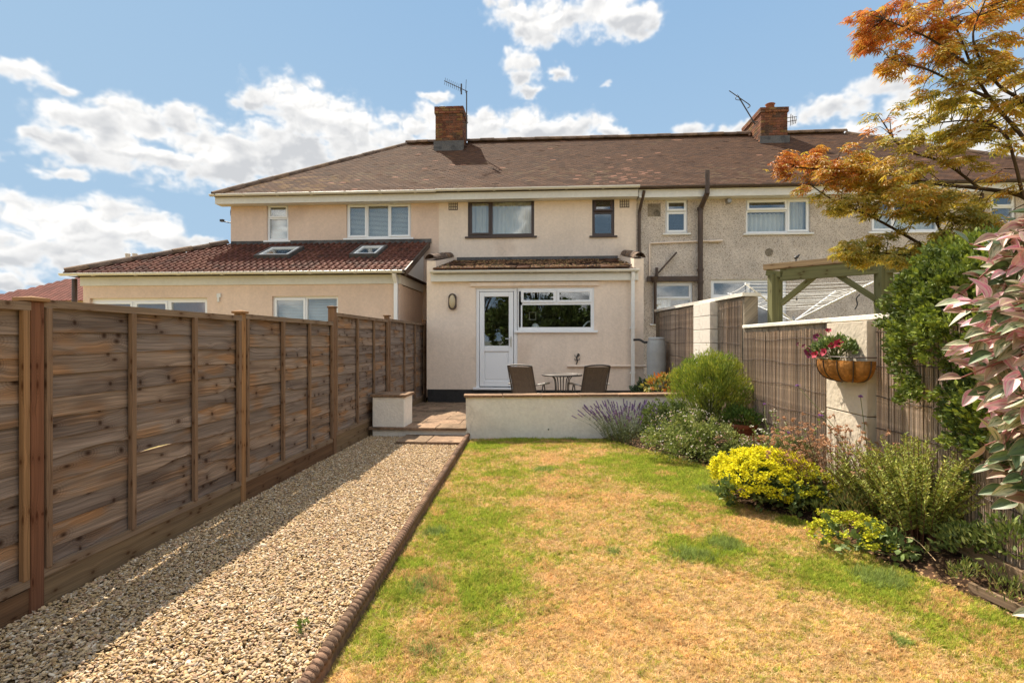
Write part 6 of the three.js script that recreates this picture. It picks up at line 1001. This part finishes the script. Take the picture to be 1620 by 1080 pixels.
// ---- the variegated shrub close on the right: every leaf its own piece
{
  const t = thing('variegated_shrub', 'pink, cream and green striped large-leaved shrub close on the right edge', 'shrub', [1.95, 0, -2.0]), r = rng(711);
  const big = (() => { const nx = 4, ny = 9; return [0, 1, 2].map((v) => { const g = new THREE.PlaneGeometry(1, 1, nx, ny).translate(0, 0.5, 0), p = g.attributes.position; for (let i = 0; i < p.count; i++) { const u = p.getX(i) * 2, s = p.getY(i), w = 0.265 * Math.pow(Math.sin(Math.PI * Math.pow(s, 0.72) * 0.985 + 0.01), 0.85); p.setXYZ(i, u * w + 0.03 * v * Math.sin(s * 3), s, Math.abs(u) * w * (0.35 + 0.15 * v) - (0.05 + 0.09 * v) * s * s); } g.computeVertexNormals(); return g; }); })();
  const mats = [[T.leafPink, 1], [T.leafCream, 0.9], [T.leafGreen, 0.85], [T.leafPlum, 0.9]].map(([m, k]) => new THREE.MeshPhysicalMaterial({ map: m, color: rgb(k * 0.95, k * 0.92, k * 0.88), roughness: 0.5, transmission: 0.28, thickness: 0 }));
  const limbs = [[[2.15, 0, -1.9], [2.1, 0.9, -1.95], [2.0, 1.5, -2.0], [1.9, 1.85, -2.05]], [[2.15, 0, -1.9], [2.08, 0.6, -2.0], [1.95, 1.0, -2.0], [1.8, 1.2, -2.0]], [[2.1, 0.9, -1.95], [1.95, 1.35, -1.95], [1.75, 1.5, -1.95]]];
  limbs.forEach((l) => part(t, 'limb', taperTube(l, 0.012, 0.006, 7), M.twigBrown));
  const shoots = [];
  for (let k = 0; k < 130; k++) {
    const a = Math.PI * (0.55 + 1.0 * r()), h = mix(-1, 1, (k + r()) / 130), e = Math.sqrt(1 - h * h * 0.85), m = 0.55 + 0.5 * r(), tip = V(1.75 + Math.cos(a) * e * (h > -0.15 ? 0.32 : 0.26) * m, 1.37 + h * 0.5, -2.0 + Math.sin(a) * e * 0.26 * m), from = V(mix(tip.x, 1.92, 0.8), tip.y + 0.16 * gauss(r) + 0.02, mix(tip.z, -2.0, 0.7) + 0.06 * gauss(r));
    shoots.push([from, from.clone().lerp(tip, 0.55).add(V(gauss(r) * 0.02, 0.03 + 0.02 * gauss(r), 0.02)), tip]);
  }
  // single shoots that stand clear of the mass
  shoots.push([V(1.85, 1.7, -2.0), V(1.72, 1.74, -2.05), V(1.52, 1.81, -2.1)], [V(1.9, 1.75, -2.0), V(1.8, 1.82, -2.02), V(1.68, 1.86, -2.05)], [V(1.8, 1.05, -2.0), V(1.66, 1.12, -2.0), V(1.60, 1.0, -1.98)], [V(1.75, 1.2, -2.0), V(1.62, 1.18, -2.0), V(1.56, 1.1, -2.0)], [V(1.9, 0.85, -1.95), V(1.76, 0.58, -1.95), V(1.66, 0.53, -1.98)], [V(1.78, 1.45, -2), V(1.62, 1.56, -2.05), V(1.5, 1.57, -2.1)]);
  const all = [];
  shoots.forEach((s, k) => {
    const cv = new THREE.CatmullRomCurve3(s);
    part(t, 'shoot', taperTube(s.map((p) => [p.x, p.y, p.z]), 0.0045, 0.0025, 5, 8), M.stemRed);
    for (let i = 0; i < 9; i++) {
      const u = mix(0.05, 1, i / 8), p = cv.getPoint(u), tan = cv.getTangent(Math.min(0.99, u)), side = V(gauss(r), gauss(r), gauss(r)).normalize(), d = tan.clone().multiplyScalar(0.45).addScaledVector(side, i === 8 ? 0.3 : 1.0).add(V(-0.22, -0.02, 0.12)).normalize();
      const sunny = s[2].y > 1.35 ? [0, 0, 1, 1, 2, 3] : s[2].y > 1.1 ? [0, 1, 1, 2, 2, 3] : [1, 2, 2, 2, 3, 1], m = sunny[Math.floor(r() * 6)];
      const f = V(0, 0.7, 0.5).add(V(gauss(r), gauss(r), gauss(r)).multiplyScalar(0.6)), X = d.clone().cross(f).normalize(), Z = X.clone().cross(d).normalize(), L = (0.068 + 0.046 * r()) * (i === 8 ? 0.75 : 1);
      all.push([p.distanceTo(camera.position) + (p.x > 1.76 ? 1 : 0), Math.floor(r() * 3), m, M4().makeBasis(X.multiplyScalar(L), d.clone().multiplyScalar(L), Z.multiplyScalar(L)).setPosition(p)]);
    }
  });
  all.sort((p, q) => p[0] - q[0]);
  all.slice(0, 296).forEach(([, g, m, w]) => piece(t, 'leaf', big[g], mats[m], w));
  mats.forEach((m, k) => part(t, 'inner_leaves', all.slice(296).filter((l) => l[2] === k).map(([, g, , w]) => big[g].clone().applyMatrix4(w)), m, 'stuff'));
}
// ---- the Japanese maple leaning in from the right
{
  const t = thing('maple_tree', 'orange and gold leaved maple leaning in over the right wall', 'tree', [4.25, 0, -4.4]), r = rng(721);
  part(t, 'trunk', taperTube([[4.25, -0.1, -4.4], [4.2, 0.8, -4.38], [4.08, 1.5, -4.42], [3.98, 2.0, -4.42]], 0.085, 0.06, 10), M.bark);
  const B = [[[4.08, 1.5, -4.42], [3.7, 1.92, -4.5], [3.41, 2.06, -4.6], [3.23, 2.11, -4.7]], [[3.98, 2.0, -4.42], [3.78, 2.36, -4.4], [3.57, 2.55, -4.4], [3.41, 2.67, -4.6], [3.2, 2.77, -4.8], [2.92, 2.92, -5.0], [2.6, 2.98, -5.1], [2.1, 3.11, -5.3]], [[3.98, 2.0, -4.42], [3.75, 2.65, -4.35], [3.49, 2.96, -4.3], [3.33, 3.3, -4.4], [3.28, 3.58, -4.5], [3.26, 3.88, -4.6], [3.19, 4.24, -4.7]], [[3.75, 2.65, -4.35], [3.55, 2.95, -4.25], [3.41, 3.18, -4.2], [3.32, 3.35, -4.3], [3.21, 3.76, -4.4], [3.3, 4.05, -4.4]], [[3.33, 3.3, -4.4], [3.1, 3.5, -4.5], [2.95, 3.58, -4.5], [2.85, 3.68, -4.6], [2.78, 3.78, -4.7]], [[3.28, 3.58, -4.5], [3.02, 3.88, -4.6], [2.74, 4.1, -4.7]], [[3.41, 2.67, -4.6], [3.26, 2.95, -4.8], [3.01, 3.1, -4.9], [2.89, 3.39, -5.0]], [[3.57, 2.55, -4.4], [3.42, 2.82, -4.3], [3.43, 3.04, -4.4], [3.36, 3.21, -4.6], [3.15, 3.27, -4.8]], [[3.23, 2.11, -4.7], [3.03, 2.36, -4.9], [2.76, 2.57, -5.0], [2.61, 2.73, -5.2], [2.41, 2.93, -5.3]], [[3.41, 2.06, -4.6], [3.24, 2.39, -4.8], [3.23, 2.59, -4.9], [3.01, 2.83, -5.0]], [[3.23, 2.11, -4.7], [3.0, 2.17, -4.8], [2.81, 2.21, -4.9], [2.6, 2.22, -5.0]]];
  const R0 = [0.024, 0.022, 0.023, 0.018, 0.013, 0.011, 0.012, 0.013, 0.015, 0.012, 0.009], pts = [];
  B.forEach((b, i) => { part(t, 'branch', taperTube(b, R0[i], 0.005, 7), M.bark); const c = new THREE.CatmullRomCurve3(b.map((p) => V(...p))); for (let k = 0; k <= 24; k++) pts.push(c.getPoint(k / 24)); });
  // leaf clouds: centre, half width, half height, hue (0 red-orange ... 1 olive), count
  const C = [[2.73, 4.07, -4.82, 0.22, 0.25, 0, 150], [2.95, 4.1, -4.79, 0.33, 0.23, 0, 200], [3.08, 3.99, -4.62, 0.37, 0.22, 0.2, 210], [3.37, 3.9, -4.48, 0.36, 0.25, 0.3, 230], [3.03, 3.74, -4.77, 0.39, 0.14, 0.3, 150], [3.16, 3.52, -4.4, 0.41, 0.23, 0.5, 220], [3.33, 3.42, -4.2, 0.24, 0.29, 0.5, 160], [3.24, 3.39, -4.71, 0.49, 0.2, 0.8, 260], [3.34, 3.06, -4.33, 0.3, 0.22, 0.6, 170], [3.02, 3.1, -4.6, 0.37, 0.16, 0.8, 220], [3.42, 2.92, -4.63, 0.43, 0.16, 0.7, 130], [2.14, 3.09, -5.27, 0.15, 0.11, 0, 60], [2.37, 3.06, -5.27, 0.27, 0.16, 0.1, 190], [2.56, 2.93, -5.03, 0.35, 0.21, 0.3, 320], [2.82, 2.9, -4.92, 0.34, 0.26, 0.5, 330], [2.94, 2.7, -4.63, 0.37, 0.22, 0.6, 340], [2.67, 2.69, -5.02, 0.35, 0.13, 0.8, 200], [3.25, 2.64, -4.71, 0.3, 0.22, 0.8, 200], [3.31, 2.41, -4.5, 0.21, 0.16, 1, 130], [2.99, 2.53, -4.85, 0.28, 0.1, 0.9, 110], [3.14, 2.26, -4.71, 0.38, 0.12, 1, 200], [2.57, 2.2, -4.85, 0.19, 0.09, 0.8, 130], [2.95, 2.17, -4.88, 0.34, 0.11, 0.9, 220], [2.85, 2.35, -4.88, 0.15, 0.06, 0.7, 40], [3.37, 2.49, -4.32, 0.18, 0.2, 0.4, 40], [2.73, 3.28, -4.73, 0.16, 0.08, 0, 16], [4.0, 3.6, -4.3, 0.5, 0.5, 0.5, 260], [4.2, 2.9, -4.5, 0.5, 0.4, 0.6, 220], [3.9, 4.3, -4.5, 0.6, 0.4, 0.3, 260]];
  const maple = [0, 1].map((v) => { const pos = []; for (const [a, l] of [[0, 1], [0.75, 0.86], [-0.75, 0.86], [1.5, 0.6], [-1.5, 0.6]]) { const P = (u, s, z) => [Math.sin(a) * u * l + Math.cos(a) * s, Math.cos(a) * u * l - Math.sin(a) * s, z]; pos.push(...P(0, 0, 0), ...P(0.5, -0.1, -0.06), ...P(1, 0, -0.25 - 0.15 * v), ...P(0, 0, 0), ...P(1, 0, -0.25 - 0.15 * v), ...P(0.5, 0.1, -0.04)); } const g = new THREE.BufferGeometry(); g.setAttribute('position', new THREE.Float32BufferAttribute(pos, 3)); g.computeVertexNormals(); return muv(g); });
  const pal = [[[0.54, 0.19, 0.06], [0.66, 0.29, 0.06], [0.50, 0.24, 0.06]], [[0.70, 0.38, 0.06], [0.52, 0.31, 0.06], [0.68, 0.49, 0.07]], [[0.68, 0.51, 0.07], [0.48, 0.37, 0.06], [0.50, 0.45, 0.07]], [[0.40, 0.36, 0.06], [0.50, 0.38, 0.06], [0.27, 0.27, 0.05]]];
  const mats = pal.flat().map((c) => new THREE.MeshPhysicalMaterial({ color: rgb(...c), roughness: 0.7, specularIntensity: 0.5, transmission: 0.6, thickness: 0 }));
  const leaves = [], twigs = [];
  for (const [x, y, z, rx, ry, hue, n] of C) {
    const c = V(x, y, z);
    const nt = Math.max(3, Math.round(n / 12)), sprays = [];
    for (let k = 0; k < nt; k++) {
      const d = V(gauss(r), gauss(r), gauss(r)); d.setLength(Math.min(1.05, d.length())); const p = c.clone().add(V(d.x * rx, d.y * ry, d.z * rx * 0.9));
      let best = pts[0], bd = 9; for (const q of pts) { const e = q.distanceTo(p) + 0.3 * Math.max(0, q.y - p.y); if (e < bd) { bd = e; best = q; } }
      const mid = best.clone().lerp(p, 0.6).add(V(0, 0.04, 0));
      twigs.push(taperTube([[best.x, best.y, best.z], [mid.x, mid.y, mid.z], [p.x, p.y, p.z]], 0.0045, 0.0016, 4, 5));
      sprays.push([best, mid, p]);
    }
    for (let i = 0; i < n * (y > 3.2 ? 1.8 : 2.0); i++) {
      const s = sprays[i % nt], u = mix(0.45, 1.08, Math.sqrt(r())), p = s[1].clone().lerp(s[2], mix(0, 1.15, u)).add(V(gauss(r) * 0.07, gauss(r) * 0.035, gauss(r) * 0.07));
      const out = s[2].clone().sub(s[0]).setY(0).normalize().add(V(gauss(r) * 0.8, -0.35 + gauss(r) * 0.3, gauss(r) * 0.8)).normalize(), f = V(gauss(r) * 0.5, 1, gauss(r) * 0.5), X = out.clone().cross(f).normalize(), Z = X.clone().cross(out), L = 0.044 + 0.034 * r();
      const hh = Math.min(3, Math.max(0, Math.round(hue * 3 + (r() - 0.5) * 1.6)));
      leaves.push([M4().makeBasis(X.multiplyScalar(L), out.clone().multiplyScalar(L), Z.multiplyScalar(L)).setPosition(p), hh * 3 + Math.floor(r() * 3), p.length(), i & 1]);
    }
  }
  part(t, 'twigs', twigs, M.bark, 'stuff');
  leaves.sort((a, b) => a[2] - b[2]);
  const vis = leaves.filter(([m, , , ]) => m.elements[12] < 3.5), near = new Set(vis.slice(0, 300));
  near.forEach(([m, k, , v]) => piece(t, 'leaf', maple[v], mats[k], m));
  const rest = leaves.filter((l) => !near.has(l));
  many(t, 'crown', maple[0], M.mapleLeaf, rest.map(([m, k]) => { const c = pal.flat()[k], q = 0.8 + 0.4 * r(); return [m, rgb(c[0] * q, c[1] * q, c[2] * q)]; }));
}
// trees behind the garden, mirrored in the kitchen glass; a far treetop beyond the bungalow
function backTree(label, x, z, H, R, seed, group) {
  const t = thing('garden_tree', label, 'tree', [x, 0, z], group);
  part(t, 'trunk', taperTube([[x, -0.1, z], [x + 0.1, H * 0.3, z], [x, H * 0.6, z + 0.1]], R * 0.09, R * 0.04, 8), M.bark);
  bush(t, { seed, c: [x, H * 0.62, z], r: [R, H * 0.4, R], foot: [x, H * 0.3, z], clumps: 230, leaves: 30, spread: R * 0.13, size: [0.16, 0.3], leaf: L_SMALL, colA: [[0.07, 0.11, 0.02], [0.10, 0.15, 0.03]], colB: [[0.05, 0.085, 0.018]], stemR: 0.03, stemMat: M.bark, stemEvery: 8 });
}
backTree('dark leafy tree mirrored in the kitchen door glass', -4.2, 9, 7.5, 2.3, 731);
backTree('tall green tree mirrored in the left of the kitchen window', -0.9, 11, 7.6, 2.1, 732);
backTree('lower green tree mirrored in the right of the kitchen window', 3.6, 10.5, 4.0, 1.6, 733);
backTree('dense rounded tree mirrored in the centre of the kitchen window', 0.9, 9.5, 3.7, 1.3, 736);
backTree('broad low garden tree mirrored at the foot of the kitchen door glass', -2.2, 7.5, 3.4, 1.5, 735);
backTree('distant treetop showing left of the far bungalow roof', -36, -44, 7.2, 2.6, 734);

scene.traverse((o) => { if (o.isMesh) { o.castShadow = true; o.receiveShadow = true; } });
renderer.render(scene, camera);
